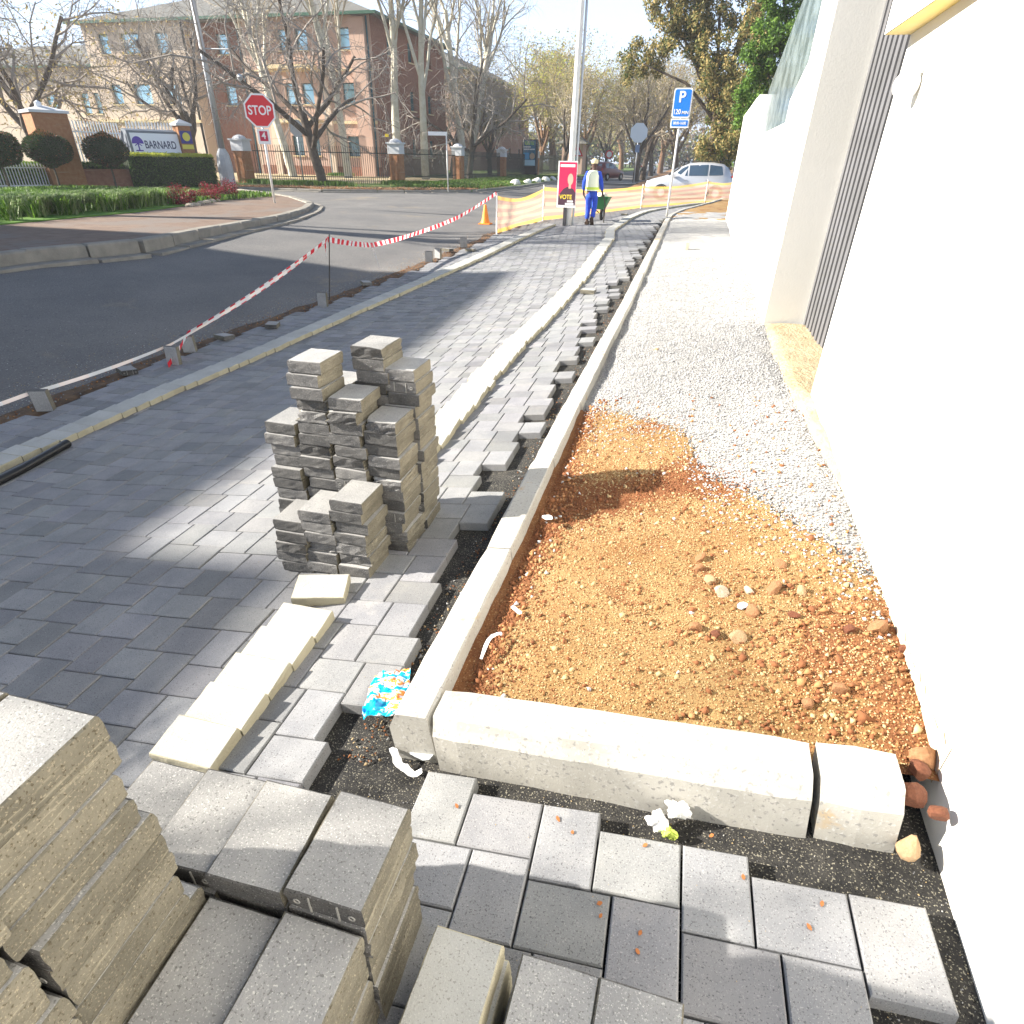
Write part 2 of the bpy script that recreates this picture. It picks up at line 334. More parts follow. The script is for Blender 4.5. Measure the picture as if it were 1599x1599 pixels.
wx=[-1.62,-1.56,-1.60,-1.62,-1.57,-1.58,-1.66,-1.72,-1.92,-1.86,-1.82,-1.66,-1.48,-1.1,-.55,.15,.9]
s=2.95; n=0
while s<31.4:
    x=float(np.interp(s,wy,wx)); x2=float(np.interp(s+.05,wy,wx)); ang=math.atan2(.05,x2-x)
    croom(x+random.gauss(0,.010),s,ang+random.gauss(0,.02),(f'{nth(n)} cream block from the near end of the long wavy row' if n<50 else 'cream block far along the long wavy row down the paving'),'cream blocks of the long wavy row'); n+=1; s+=.1655*math.sin(ang)
# bricks stood or dropped along the road edge
UP=[(-5.79,4.30,20),(-5.66,5.92,5),(-5.86,6.42,15),(-5.47,9.08,0),(-5.24,13.2,10),(-5.17,13.62,-20),(-5.12,15.2,15)]
UW=['nearest','second nearest','third nearest','fourth nearest','third farthest','second farthest','farthest']
for k,(x,y,a) in enumerate(UP):
    o=loose(x,y,zf(x,y)+.10,R(a),0,R(90-(4 if k%2 else -5)),f"{UW[k]} grey brick stood on end along the road edge of the paving",'bricks stood on end at the road edge')
for k,(x,y,a) in enumerate([(-5.93,5.45,60),(-5.8,7.0,75),(-5.52,7.7,20),(-5.52,10.7,40),(-5.28,14.5,70),(-4.75,14.6,85)]):
    loose(x,y,zf(x,y)+.004,R(a),.06,0,f"{WORD[k] if k<4 else ('fifth nearest','farthest')[k-4]} grey brick lying flat along the road edge",'bricks dropped flat at the road edge')
loose(.12,13.0,zf(.12,13)+.15,R(80),0,R(90),'pale brick standing alone on the gravel strip beside the kerb',None,CB[0],'cream_block','cream block')
for (x,y,a,l) in ((-1.25,9.6,85,'grey brick lying loose on the paving between the wavy row and the kerb'),(-2.1,24.6,85,'grey brick lying loose on the far paving before the net')):
    loose(x,y,zf(x,y)+.004,R(a),0,0,l,None)
# ---------------- kerbstones ----------------
kerb_m=mat('kerb_concrete',(.34,.33,.30),.85,(.40,.39,.36),3,6,.3,90,speck=((.44,.435,.42),(.25,.245,.235)),sscale=90,stain=((.40,.28,.14),2.4,.60),rand=.05,bdist=.004)
def kerbmesh(L,seed,w=.155,h=.26):
    r=random.Random(seed); prof=[(0,-.10),(.004,h*.38),(.022,h*.50),(.034,h*.60),(.044,h*.62),(w-.006,h*.62),(w,h*.60),(w,-.10)]; n=max(2,int(L*12)); vs=[];fs=[];m=len(prof)
    for i in range(n+1):
        y=L*i/n; e=.004 if i in(0,n) else 0
        for (x,z) in prof: vs.append((x+(e if x<.05 else -e)+r.gauss(0,.0012),y,z-e+r.gauss(0,.0008)))
    for i in range(n):
        for k in range(m-1): fs.append((i*m+k,i*m+k+1,(i+1)*m+k+1,(i+1)*m+k))
    fs.append(tuple(range(m))); fs.append(tuple(n*m+k for k in range(m-1,-1,-1)))
    me=bpy.data.meshes.new('kerbstone'); me.from_pydata(vs,[],[tuple(reversed(f)) for f in fs]); me.materials.append(kerb_m); me.update(); return me
KM=[kerbmesh(.992,s) for s in range(3)]
kp=[(-.69,1.20),(-.675,2.2),(-.665,4),(-.62,8),(-.60,12),(-.58,16),(-.56,20),(-.50,22.4),(-.2,24.8),(.2,26.5),(1.0,30),(1.85,35)]
pos=Vector(kp[0]); k=0; s=kp[0][1]
while s<33.5:
    x=float(np.interp(s,[p[1] for p in kp],[p[0] for p in kp])); x2=float(np.interp(s+.9,[p[1] for p in kp],[p[0] for p in kp])); a=math.atan2(-(x2-x),.9)
    lab='straight kerbstone with a rounded dirt-marked end meeting the cross kerb' if k==0 else ('second kerbstone of the long kerb, partly in the shadow of the brick stack' if k==1 else (f'{nth(k)} kerbstone from the near end of the long kerb' if k<12 else 'pale kerbstone far along the long kerb between paving and gravel'))
    obj('kerbstone',KM[k%3],None,(x,s,zf(x,s)),(0,-slope(x,s),a+random.gauss(0,.003)),lab,'kerbstone','kerbstones of the long kerb'); s+=.998*math.cos(a); k+=1
for (x,L,l) in ((-.525,1.085,'long concrete kerbstone across the front of the soil bed'),(.57,.19,'short cut kerbstone at the right end of the cross kerb')):
    y=1.17-(x+.525)*.03
    o=obj('kerbstone',kerbmesh(L,9),None,(x,y+.155,zf(x,y)-.0),None,l,'kerbstone','kerbstones across the near end of the bed')
    o.matrix_world=Matrix.Translation((x,y,zf(x,y)+.005))@Matrix.Rotation(-.13,4,'Y')@Matrix.Rotation(R(-92),4,'Z')@Matrix.Scale(-1,4,(1,0,0))
# ---------------- planting bed: soil and gravel ----------------
def wallx(y): return .855+.042*(np.asarray(y)-.8)
soil=mat('orange_soil',(.32,.215,.095),.95,(.24,.135,.05),2.2,7,1.0,130,speck=((.48,.34,.16),(.17,.07,.025)),sscale=150,stain=((.19,.07,.026),1.3,.55),bdist=.012)
grav=mat('crushed_gravel_bed',(.26,.26,.262),.95,(.36,.355,.345),4,6,1.0,110,speck=((.46,.455,.44),(.17,.17,.17)),sscale=90,bdist=.012)
def gravline(x,y): # >0 : gravel
    return (y-np.interp(x,[-.6,-.41,.16,.3,.55,.8,1.0,1.4],[4.1,4.0,3.65,3.0,2.75,2.25,2.05,2.0]))+.16*fnoise(x,y,5,11)
def bedz(X,Y):
    dk=np.clip((X+.50)/.25,0,1); dy=np.clip((Y-1.33)/.2,0,1)
    return zg(X,Y)+.095+.035*dk*dy+.018*fnoise(X,Y,4,5)+.006*fnoise(X,Y,22,6)
xs=np.arange(-.56,1.6,.025); ys=np.concatenate([np.arange(1.28,6,.025),np.arange(6,24,.1)])
soil_r=mat('dark_red_soil',(.17,.065,.025),.95,(.25,.11,.042),6,7,1.0,130,speck=((.42,.27,.12),(.10,.04,.018)),sscale=150,bdist=.012)
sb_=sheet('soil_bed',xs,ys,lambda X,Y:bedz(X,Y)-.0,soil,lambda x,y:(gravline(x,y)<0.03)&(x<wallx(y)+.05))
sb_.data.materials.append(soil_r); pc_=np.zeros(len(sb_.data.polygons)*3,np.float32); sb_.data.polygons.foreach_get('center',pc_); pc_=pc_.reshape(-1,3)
qx,qy=pc_[:,0],pc_[:,1]; red_=np.exp(-((qx+.50)/.11)**2)+np.exp(-((qy-2.88-.15*np.sin(qx*5))/.24)**2)*(qx<.45)+.5*(qx>.55)*(qy<2)+.35*fnoise(qx,qy,7,31)+rng.normal(0,.10,len(qx))  # darker red along the kerb, in a cross band and at the right
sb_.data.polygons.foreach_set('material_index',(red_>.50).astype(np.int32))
sheet('gravel_bed',xs,ys,lambda X,Y:bedz(X,Y)+.0-.02*(gravline(X,Y)<.1),grav,lambda x,y:(gravline(x,y)>-.03)&(x>np.interp(y,[20,22.4,24],[-.6,-.42,-.25])))
sheet('far_soil_patch',np.arange(-.5,2.6,.12),np.arange(20.6,33,.15),lambda X,Y:zg(X,Y)+.125+.02*fnoise(X,Y,3,8),soil,lambda x,y:x>np.interp(y,[20,22.4,24.8,26.5,30,35],[-.43,-.34,-.04,.36,1.16,2.0]))
def rockmesh(seed,n=1):
    r=random.Random(seed); import bmesh
    b=bmesh.new(); bmesh.ops.create_icosphere(b,subdivisions=2,radius=1)
    ax=[Vector((r.gauss(0,1),r.gauss(0,1),r.gauss(0,1))).normalized() for _ in range(9)]; dd=[r.uniform(.55,.9) for _ in ax]
    for v in b.verts:
        for a,d in zip(ax,dd):
            q=v.co.dot(a)
            if q>d: v.co-=a*(q-d)
    me=bpy.data.meshes.new('stone'); b.to_mesh(me); b.free(); return me
def scatter(name,P,sz,mats,seed,label,cat,flat=.6,smooth=False,mi=None,**kw):
    r=np.random.default_rng(seed); n=len(P)
    base=np.array([(1,0,0),(-1,0,0),(0,1,0),(0,-1,0),(0,0,1),(0,0,-1)],float); T=np.array([(0,2,4),(2,1,4),(1,3,4),(3,0,4),(2,0,5),(1,2,5),(3,1,5),(0,3,5)])
    V=base[None]*sz[:,None,None]*r.uniform(.55,1.2,(n,6,1)); V=V+r.normal(0,.18,(n,6,3))*sz[:,None,None]; V[:,:,2]*=flat
    q=r.normal(size=(n,4)); q/=np.linalg.norm(q,axis=1)[:,None]; w,x,y,z=q.T
    if flat<1: 
        x=x*.3;y=y*.3; nn=np.sqrt(w*w+x*x+y*y+z*z); w,x,y,z=w/nn,x/nn,y/nn,z/nn
    Rq=np.stack([1-2*(y*y+z*z),2*(x*y-z*w),2*(x*z+y*w),2*(x*y+z*w),1-2*(x*x+z*z),2*(y*z-x*w),2*(x*z-y*w),2*(y*z+x*w),1-2*(x*x+y*y)],-1).reshape(n,3,3)
    V=np.einsum('nij,nkj->nki',Rq,V)+P[:,None]
    F=(T[None]+6*np.arange(n)[:,None,None]).reshape(-1,3)
    m=None if mi is None else np.repeat(mi,8)
    return raw(name,V.reshape(-1,3),F,mats,m,smooth=smooth,label=label,cat=cat,kind='stuff',**kw)
g1=mat('stone_grey',(.30,.30,.305),.9,(.38,.375,.37),20); g2=mat('stone_light',(.44,.437,.425),.9); g3=mat('stone_dark',(.20,.20,.21),.9)
o1=mat('crumb_gold',(.38,.275,.135),.95,(.44,.33,.18),2); o2=mat('crumb_orange',(.30,.145,.058),.95,(.38,.20,.09),3); o3=mat('crumb_red',(.17,.065,.028),.95,(.23,.095,.04),3)
N=75000; yy=1.5+10.5*rng.random(N)**1.5; xx=rng.uniform(-.49,1.25,N); k=(gravline(xx,yy)>rng.normal(-.02,.26,N))&(xx<wallx(yy)+.02); xx,yy=xx[k],yy[k]
scatter('loose_gravel',np.stack([xx,yy,bedz(xx,yy)+.003],-1),rng.uniform(.0035,.0105,len(xx)),[g1,g2,g3],3,'grey crushed stone spread over the strip beside the wall','gravel',.7,mi=rng.choice(3,len(xx),p=[.5,.35,.15]))
N=48000; yy=1.3+2.9*rng.random(N); xx=rng.uniform(-.5,1.05,N); k=(gravline(xx,yy)<rng.normal(.05,.2,N))&(xx<wallx(yy)+.01); xx,yy=xx[k],yy[k]
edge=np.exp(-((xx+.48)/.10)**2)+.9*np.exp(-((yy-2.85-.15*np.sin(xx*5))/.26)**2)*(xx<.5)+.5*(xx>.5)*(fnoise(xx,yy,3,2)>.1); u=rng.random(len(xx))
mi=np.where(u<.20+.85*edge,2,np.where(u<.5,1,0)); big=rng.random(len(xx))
sz=rng.uniform(.0022,.0052,len(xx))*np.where(big>.985,2.8,1)*(1+.6*edge)
scatter('soil_crumbs',np.stack([xx,yy,bedz(xx,yy)+.001],-1),sz,[o1,o2,o3],4,'golden and red soil crumbs covering the planting bed','soil crumbs',.9,mi=mi)
N=900; yy=1.36+np.abs(rng.normal(.25,.42,N)); xx=.62+rng.normal(0,.24,N); k=(xx<wallx(yy)-.01)&(xx>-.4)&(yy<2.6); xx,yy=xx[k],yy[k]
scatter('clay_clods',np.stack([xx,yy,bedz(xx,yy)+.004],-1),rng.gamma(1.6,.0033,len(xx))+.0025,[o2,o3,o1],55,'reddish clods strewn over the right side of the soil bed','clods',.75,mi=rng.choice(3,len(xx),p=[.52,.42,.06]))
N=900; yy=1.35+3.0*rng.random(N); xx=np.where(rng.random(N)<.6,-.47+np.abs(rng.normal(0,.09,N)),rng.uniform(-.4,1.0,N)); k=xx<wallx(yy)-.01; xx,yy=xx[k],yy[k]
scatter('clay_pebbles',np.stack([xx,yy,bedz(xx,yy)+.004],-1),rng.uniform(.006,.016,len(xx)),[o2,o3,g2],5,'small brick-red clay pebbles mixed with a few white chips','pebbles',.7,mi=rng.choice(3,len(xx),p=[.55,.35,.1]))
# grit in the joint beside the kerb: leaves and chips
leafm=[mat('dry_leaf',(.20,.08,.03),.8),mat('dry_leaf_pale',(.34,.25,.14),.8),mat('chip_grey',(.3,.3,.29),.9)]
N=1500; yy=1.15+22*rng.random(N)**1.5; xx=kerb_x(yy)-.02+rng.normal(0,.035,N); scatter('leaf_litter',np.stack([xx,yy,zg(xx,yy)-.045],-1),rng.uniform(.003,.009,N),leafm,6,'brown leaf scraps and chips in the gap beside the kerb','leaf litter',.35,mi=rng.choice(3,N,p=[.5,.3,.2]))
N=2600; yy=.2+1.0*rng.random(N); xx=rng.uniform(-.75,.88,N); scatter('grit_chips',np.stack([xx,yy,zg(xx,yy)-.05],-1),rng.uniform(.0012,.003,N),[g2,g3,o1],7,'fine white and gold chips on the black bedding grit','grit',.8,mi=rng.choice(3,N,p=[.3,.5,.2]))
rocks=[rockmesh(s) for s in range(6)]
rm=[mat('clay_rock',(.24,.115,.055),.95,(.32,.17,.085),5,5,.6,14,obj=True),mat('sandy_rock',(.36,.235,.13),.95,(.42,.30,.18),5,5,.6,14),mat('dark_clay_rock',(.11,.04,.022),.95,(.17,.065,.035),5,5,.6,14),mat('pale_rock',(.42,.34,.25),.95,(.50,.43,.34),5,5,.6,14),mat('blue_grey_chip',(.38,.40,.46),.8,(.46,.47,.5),8)]
RK=[(.38,1.71,.030,1,'round sandy rock, the biggest in the middle of the soil bed'),(.57,2.19,.024,0,'rounded orange rock on the right of the soil bed near the gravel'),(.245,1.75,.026,0,'brown clay rock left of the round sandy rock'),(.31,1.72,.020,2,'small dark clay rock between two larger ones'),(.27,2.22,.024,0,'clay rock alone towards the gravel edge'),(.34,1.98,.030,3,'flat pale rock in the middle of the soil bed'),(.53,2.01,.032,0,'large clay rock behind the blue-grey chip'),(.62,2.0,.022,1,'sandy rock right of the large clay rock'),(.58,1.86,.020,2,'dark clay lump right of the bed centre'),(.83,1.82,.030,0,'clay rock against the wall at the bed edge'),(.90,1.74,.024,2,'dark clay rock tight against the white wall'),(.74,1.80,.022,2,'small dark clay rock near the wall'),(.66,1.52,.024,0,'clay rock near the right end of the cross kerb'),(.57,1.46,.022,0,'clay rock just behind the cross kerb'),(.30,2.05,.024,1,'broken sandy slab piece behind the pale rock'),(.26,2.14,.020,0,'chipped clay piece beside the sandy slab piece'),(-.07,5.64,.022,1,'brown pebble on the gravel beside the long kerb'),(.44,2.0,.020,3,'small pale chip in the middle of the bed'),(.44,1.87,.026,0,'jagged clay piece beside the blue-grey chip')]
def rock(x,y,s,mi,lab,z=None,sc=(1.25,1.0,.85)):
    me=rocks[(int(abs(x)*100)+int(y*37))%6].copy(); me.materials.clear(); me.materials.append(rm[mi])
    o=obj('rock',me,None,(x,y,(float(bedz(x,y)) if z is None else z)+s*.3),(random.random(),random.random()*.5,random.random()*6),lab,'rock','rocks lying in the bed'); o.scale=[s*q for q in sc]
for a in RK: rock(*a)
rock(.41,1.90,.024,4,'flat blue-grey stone chip in the middle of the soil bed',sc=(1.1,.8,.25))
for (x,y,s,mi,l) in ((.775,1.20,.040,2,'large rust-red rock wedged between short kerbstone and wall'),(.815,1.28,.030,2,'rust-red rock above the wedged one by the wall'),(.825,1.16,.026,2,'small rust-red rock tight in the wall corner'),(.78,1.12,.030,1,'pale pinkish rock under the rust-red rocks by the kerb end'),(.84,1.33,.04,0,'orange clay rock at the wall behind the kerb end')):
    rock(x,y,s,mi,l,zf(x,y)+(.0 if y<1.13 else .10))
# ---------------- walls on the right ----------------
white=mat('white_wall_plaster',(.80,.79,.74),.9,(.84,.83,.79),1.5,5,.12,60)
stainw=mat('plaster_splash',(.52,.42,.28),.95,(.70,.66,.57),9,6,.4,60)
cream=mat('cream_plaster',(.86,.84,.76),.9,(.88,.86,.79),1.2,5,.12,60)
yel=mat('yellow_soffit_paint',(.70,.52,.15),.7,(.66,.53,.24),2)
char=mat('charcoal_cladding',(.13,.13,.14),.55,(.10,.10,.105),3,spec=.5)
foot=mat('rough_footing',(.50,.42,.28),.95,(.40,.31,.19),6,6,1.0,30,bdist=.03)
w=empty('garden_building',(1.0,2,0),label='white plastered building wall close on the right with a cream canopy edge',cat='building')
def wp(verts,faces,mats,name,parent,**kw):
    m=MB(); m.add([(x-parent.location.x,y-parent.location.y,z-parent.location.z) for x,y,z in verts],faces); return m.build(name,mats,parent,**kw)
def slabY(name,xa,ya,xb,yb,z0,z1,th,m,par):  # vertical slab whose road face runs (xa,ya)->(xb,yb), thickness to +x
    v=[(xa,ya,z0),(xb,yb,z0),(xb+th,yb,z0),(xa+th,ya,z0),(xa,ya,z1),(xb,yb,z1),(xb+th,yb,z1),(xa+th,ya,z1)]
    return wp(v,[(0,4,5,1),(1,5,6,2),(2,6,7,3),(3,7,4,0),(4,7,6,5),(0,1,2,3)],m,name,par)
slabY('wall',float(wallx(-3)),-3,1.0,4.30,-.25,3.9,.3,white,w)
sp_=MB(); ysp=np.arange(1.3,4.28,.03); hh_=.035+.03*np.abs(fnoise(ysp,ysp*0,7,21))+.03*(np.random.default_rng(4).random(len(ysp))>.86)*.6
for a_,b_,h1,h2 in zip(ysp,ysp[1:],hh_,hh_[1:]):
    xa,xb=float(wallx(a_))+.012*min(max((a_-.8)/3.5,0),1)*0-.004,float(wallx(b_))-.004; za,zb=float(zg(xa,a_))+.05,float(zg(xb,b_))+.05
    xa=.69+(a_+3)*(1.0-.6954)/7.3+.0014-.0; xb=.69+(b_+3)*(1.0-.6954)/7.3+.0014
    sp_.add([(xa-1.0,a_-2,za),(xb-1.0,b_-2,zb),(xb-1.0,b_-2,zb+.08+h2),(xa-1.0,a_-2,za+.08+h1)],[(0,1,2,3)])
sp_.build('soil_splash',stainw,w)
slabY('plinth',.832,.2,.852,1.20,-.1,.045,.03,foot,w)
m=MB(); m.box((.99+.1-1.0,3.7-2,2.39),(.48,1.2,.40),R(-2.4)); 
cn=wp([(.875,4.30,2.19),(.81,-3,2.19),(1.4,-3,2.19),(1.4,4.30,2.19),(.875,4.30,2.75),(.81,-3,2.75),(1.4,-3,2.75),(1.4,4.30,2.75)],[(0,1,5,4),(1,2,6,5),(3,0,4,7),(4,5,6,7)],white,'canopy',w)
sf=wp([(.878,4.298,2.188),(.813,-3,2.188),(1.4,-3,2.188),(1.4,4.298,2.188)],[(0,3,2,1)],yel,'soffit',w)
# corrugated recess
cl=MB(); y=4.32
while y<6.9:
    for (a,b,x) in ((0,.020,1.27),(.020,.026,1.27),(.026,.046,1.295),(.046,.052,1.295)): pass
    cl.box((1.30-1,y-2+.05,2.0),(.06,.085,4.2)); y+=.15
cl.build('corrugated_panel',char,w); cl=MB(); cl.box((1.345-1,5.6-2,2.0),(.03,2.6,4.2)); cl.build('panel_backing',mat('panel_recess',(.03,.03,.034),.8),w)
lamp=MB(); lamp.lathe([(.001,-.058)]+[(.058*math.sin(a),-.058*math.cos(a)) for a in np.linspace(.15,math.pi-.05,12)],20); lamp.lathe([(.03,.045),(.036,.075),(.0,.08)],14); lamp.box((.05,0,.06),(.09,.03,.03))
t=lamp.build('wall_lamp',mat('opal_white',(.82,.81,.78),.3),smooth=True,loc=(.925,3.80,1.93),label='round white globe lamp fixed on the near white wall',cat='wall lamp')
t=empty('garden_wall',(1.1,8,0),label='tall cream gate pillar with a white stepped wall running on behind it',cat='wall')
wp([(.90,6.45,-.1),(1.30,6.50,-.1),(1.30,7.6,-.1),(.93,7.6,-.1),(.93,6.45,4.3),(1.33,6.50,4.3),(1.33,7.6,4.3),(.96,7.6,4.3)],[(0,1,5,4),(1,2,6,5),(2,3,7,6),(3,0,4,7),(4,5,6,7)],cream,'pillar',t)
slabY('wall_run',.97,7.6,1.08,14.3,-.1,2.02,.22,white,t)
wp([(1.0,7.6,2.02),(1.03,9.2,2.02),(1.25,9.2,2.02),(1.22,7.6,2.02),(1.0,7.6,2.62),(1.03,9.2,2.26),(1.25,9.2,2.26),(1.22,7.6,2.62)],[(0,4,5,1),(1,5,6,2),(4,7,6,5),(2,6,7,3)],white,'coping',t)
slabY('end_pillar',1.05,14.3,1.09,15.3,-.1,2.72,.32,cream,t)
slabY('far_wall_run',1.09,15.3,1.24,21.2,-.1,2.75,.26,white,t)
glass=mat('glass_screen_pane',(.10,.145,.15),.12,(.26,.33,.34),2.6,6,.25,7,alpha=.80,spec=.7,thr=(.42,.58))
wp([(1.12,7.8,2.03),(1.16,13.9,2.03),(1.16,13.9,2.75),(1.13,8.2,4.3),(1.12,7.8,4.3),(1.13,7.8,2.03),(1.17,13.9,2.03),(1.17,13.9,2.75),(1.14,8.2,4.3),(1.13,7.8,4.3)],[(0,1,2,3,4),(9,8,7,6,5),(1,6,7,2),(2,7,8,3)],glass,'glass_screen',t)
# footing strip
fs=MB()
xs=np.linspace(0,1,9); ys=np.arange(2.3,6.46,.06)
X,Y=np.meshgrid(xs,ys); lf=np.interp(Y,[2.3,4.3,4.6,6.5],[.955,.88,.86,.88]); rt=np.interp(Y,[2.3,4.25,4.32,6.5],[1.03,1.08,1.32,1.33]); XX=lf+(rt-lf)*X
ZZ=zg(XX,Y)+.165+.012*fnoise(XX,Y,14,4)-.05*(X<.05)
V=np.stack([XX,Y,ZZ],-1).reshape(-1,3); nx=9; i=np.arange(8)[None,:]+nx*np.arange(len(ys)-1)[:,None]; raw('footing_strip',V,np.stack([i,i+1,i+nx+1,i+nx],-1).reshape(-1,4),foot,smooth=True,kind='structure')
#@@PART2
# ================= left side: verge, kerb, planting =================
VO=[(-11.15,6.0),(-11.2,8.5),(-10.5,10.5),(-11.0,13.9),(-11.4,17.0),(-12.3,19.8),(-13.4,21.95),(-16.0,24.9),(-19.6,27.9),(-21.5,29.0)]
VO=[(-11.8,-60),(-11.5,0)]+VO; VN=VO+[(-60,47),(-110,70),(-110,-60)]
brickpave=mat('sidewalk_paving',(.14,.095,.07),.9,(.19,.135,.10),4,6,.5,40,stain=((.16,.13,.11),.5,.5))
mb=MB(); mb.prism([(x,y) for x,y in VN][::-1],-.3,.10); mb.build('left_sidewalk',brickpave,kind='structure')
kerbg=mat('old_kerb',(.20,.185,.16),.95,(.28,.26,.22),3,6,.7,30)
def offset(P,d):
    out=[]
    for i,p in enumerate(P):
        a=Vector(P[max(i-1,0)]); b=Vector(P[min(i+1,len(P)-1)]); t=(b-a).normalized(); out.append((p[0]+t.y*d,p[1]-t.x*d))
    return out
def kerbrun(name,P,zt,step=.98,w=.28,side=1):
    m=MB(); pts=[Vector(p) for p in P]; L=[0]
    for a,b in zip(pts,pts[1:]): L.append(L[-1]+(b-a).length)
    def at(s):
        return Vector((np.interp(s,L,[p.x for p in pts]),np.interp(s,L,[p.y for p in pts])))
    s=0
    while s<L[-1]-.3:
        a=at(s+.01); b=at(min(s+step-.012,L[-1])); d=(b-a); c=(a+b)/2; rz=math.atan2(d.y,d.x); dz=random.gauss(0,.005)
        nn=Vector((d.y,-d.x)).normalized()*side
        cc=c+nn*(w/2); m.cham((cc.x,cc.y,zt-.1+dz),(d.length,w,.24),.03,rz+random.gauss(0,.004))
        cc=c+nn*(w+.17); m.cham((cc.x,cc.y,zf(cc.x,cc.y)-.052+dz),(d.length,.32,.12),.01,rz)
        s+=step
    return m.build(name,kerbg,kind='structure')
kerbrun('left_kerb',[p for p in VO if p[1]>-3][0:],.105)
# far verge
FV=[(-110,73),(-60,50),(-27,35.2),(-24.0,31.6),(-18.4,31.9),(-14.4,33.9),(-11.6,36.2),(-11.0,43.6),(-11.4,75),(-11.6,111),(-12,400),(-300,400),(-300,100)]
mb=MB(); mb.prism(FV[::-1],-.3,.08); mb.build('far_verge',grassm,kind='structure')
kerbrun('far_kerb',[(-24.0,31.6),(-18.4,31.9),(-14.4,33.9),(-11.6,36.2),(-11.0,43.6),(-11.4,75),(-11.6,111)][::1],.085,1.4,.16)
DV=[(-26,33.3),(-24.0,31.75),(-18.4,32.1),(-14.5,34.1),(-11.9,36.4),(-11.4,43),(-12.6,43),(-13.4,37.5),(-17,35.4),(-22,35.2)]
mb=MB(); mb.prism(DV[::-1],.0,.086); mb.build('dirt_margin',dirt,kind='structure')
RV=[(-3.9,46),(-4.2,75),(-4.6,140),(-6,400),(300,400),(300,46)]
mb=MB(); mb.prism(RV,-.3,.08); mb.build('right_verge',dirt,kind='structure')
YD=mat('dry_ground',(.42,.36,.22),.95,(.30,.22,.12),2,6,.5,20)
mb=MB(); mb.prism([(-45,41),(-27,37.5),(-19,42.5),(-19,56),(-26,56),(-45,56)],.0,.092); mb.build('office_yard',YD,kind='structure')
pb=mat('zebra_paint',(.45,.44,.42),.8)
mb=MB(); mb.box((-7.4,60,-.028),(6,1.1,.006)); mb.box((-7.4,64,-.028),(6,1.3,.006)); mb.build('road_marking',pb,kind='structure')
# dirt strip where the asphalt was cut
ys=np.arange(1,20,.09); X0=edgex(ys)
off=np.linspace(-.36,.02,7); XX=X0[:,None]+off[None]+.05*fnoise(X0[:,None]*0+off,ys[:,None]*3,2,9)*1.0; YY=np.repeat(ys[:,None],7,1)
ZZ=zg(XX,YY)-.028+.035*np.maximum(0,fnoise(XX,YY,9,3))-.05*(off>-.02)[None]; ZZ[:,0]-=.03
V=np.stack([XX,YY,ZZ],-1).reshape(-1,3); i=np.arange(6)[None,:]+7*np.arange(len(ys)-1)[:,None]
raw('cut_edge_dirt',V,np.stack([i,i+1,i+8,i+7],-1).reshape(-1,4),mat('cut_edge_soil',(.17,.105,.06),.95,(.07,.05,.036),6,7,1,40,bdist=.03),kind='structure')
N=1100; yy=1+18*rng.random(N); xx=edgex(yy)-.16+rng.normal(0,.10,N); scatter('edge_rubble',np.stack([xx,yy,zg(xx,yy)-.015],-1),rng.uniform(.004,.016,N),[o2,o3,g3],12,'broken orange rubble along the cut edge of the road','rubble',.7,mi=rng.choice(3,N,p=[.4,.4,.2]))
# vegetation helpers
def leafcloud(name,P,size,mats,mi=None,parent=None,up=.0,seed=0,**kw):
    r=np.random.default_rng(seed); n=len(P); a=r.normal(size=(n,3)); a/=np.linalg.norm(a,axis=1)[:,None]; b=r.normal(size=(n,3)); b-=a*(a*b).sum(1)[:,None]; b/=np.linalg.norm(b,axis=1)[:,None]
    s=(size*r.uniform(.6,1.3,n))[:,None]; w=s*.42
    V=np.stack([P-a*s*.5,P+b*w*.5-a*s*.05,P+a*s*.5,P-b*w*.5-a*s*.05],1).reshape(-1,3); F=np.arange(4*n).reshape(-1,4)
    return raw(name,V,F,mats,None if mi is None else mi,parent=parent,**kw)
def clumps(n,C,rad,k,r,shell=.5):
    c=C[r.integers(0,len(C),n)]; d=r.normal(size=(n,3)); d/=np.linalg.norm(d,axis=1)[:,None]; q=(r.random(n)**shell)[:,None]
    return c+d*q*rad
lg=[mat('leaf_green',(.07,.15,.02),.6,trl=.35),mat('leaf_bright',(.15,.26,.04),.6,trl=.35),mat('leaf_dark',(.03,.065,.015),.6,trl=.35),mat('leaf_olive',(.21,.20,.07),.7,trl=.35),mat('leaf_gold',(.38,.29,.11),.7,trl=.35),mat('leaf_yellow',(.45,.48,.05),.6,trl=.35),mat('leaf_red',(.20,.02,.03),.6,trl=.35),mat('leaf_rust',(.34,.13,.04),.6)]
barkd=mat('bark_dark',(.055,.042,.033),.95,(.11,.085,.065),6,6,.8,18); barkp=mat('bark_pale',(.42,.39,.29),.85,(.52,.50,.42),4,5,.3,12); barkb=mat('bark_brown',(.20,.11,.055),.95,(.10,.06,.04),5,6,.8,18)
twd=mat('twig_grey',(.27,.24,.21),.9); twp=mat('twig_pale',(.34,.29,.21),.9)
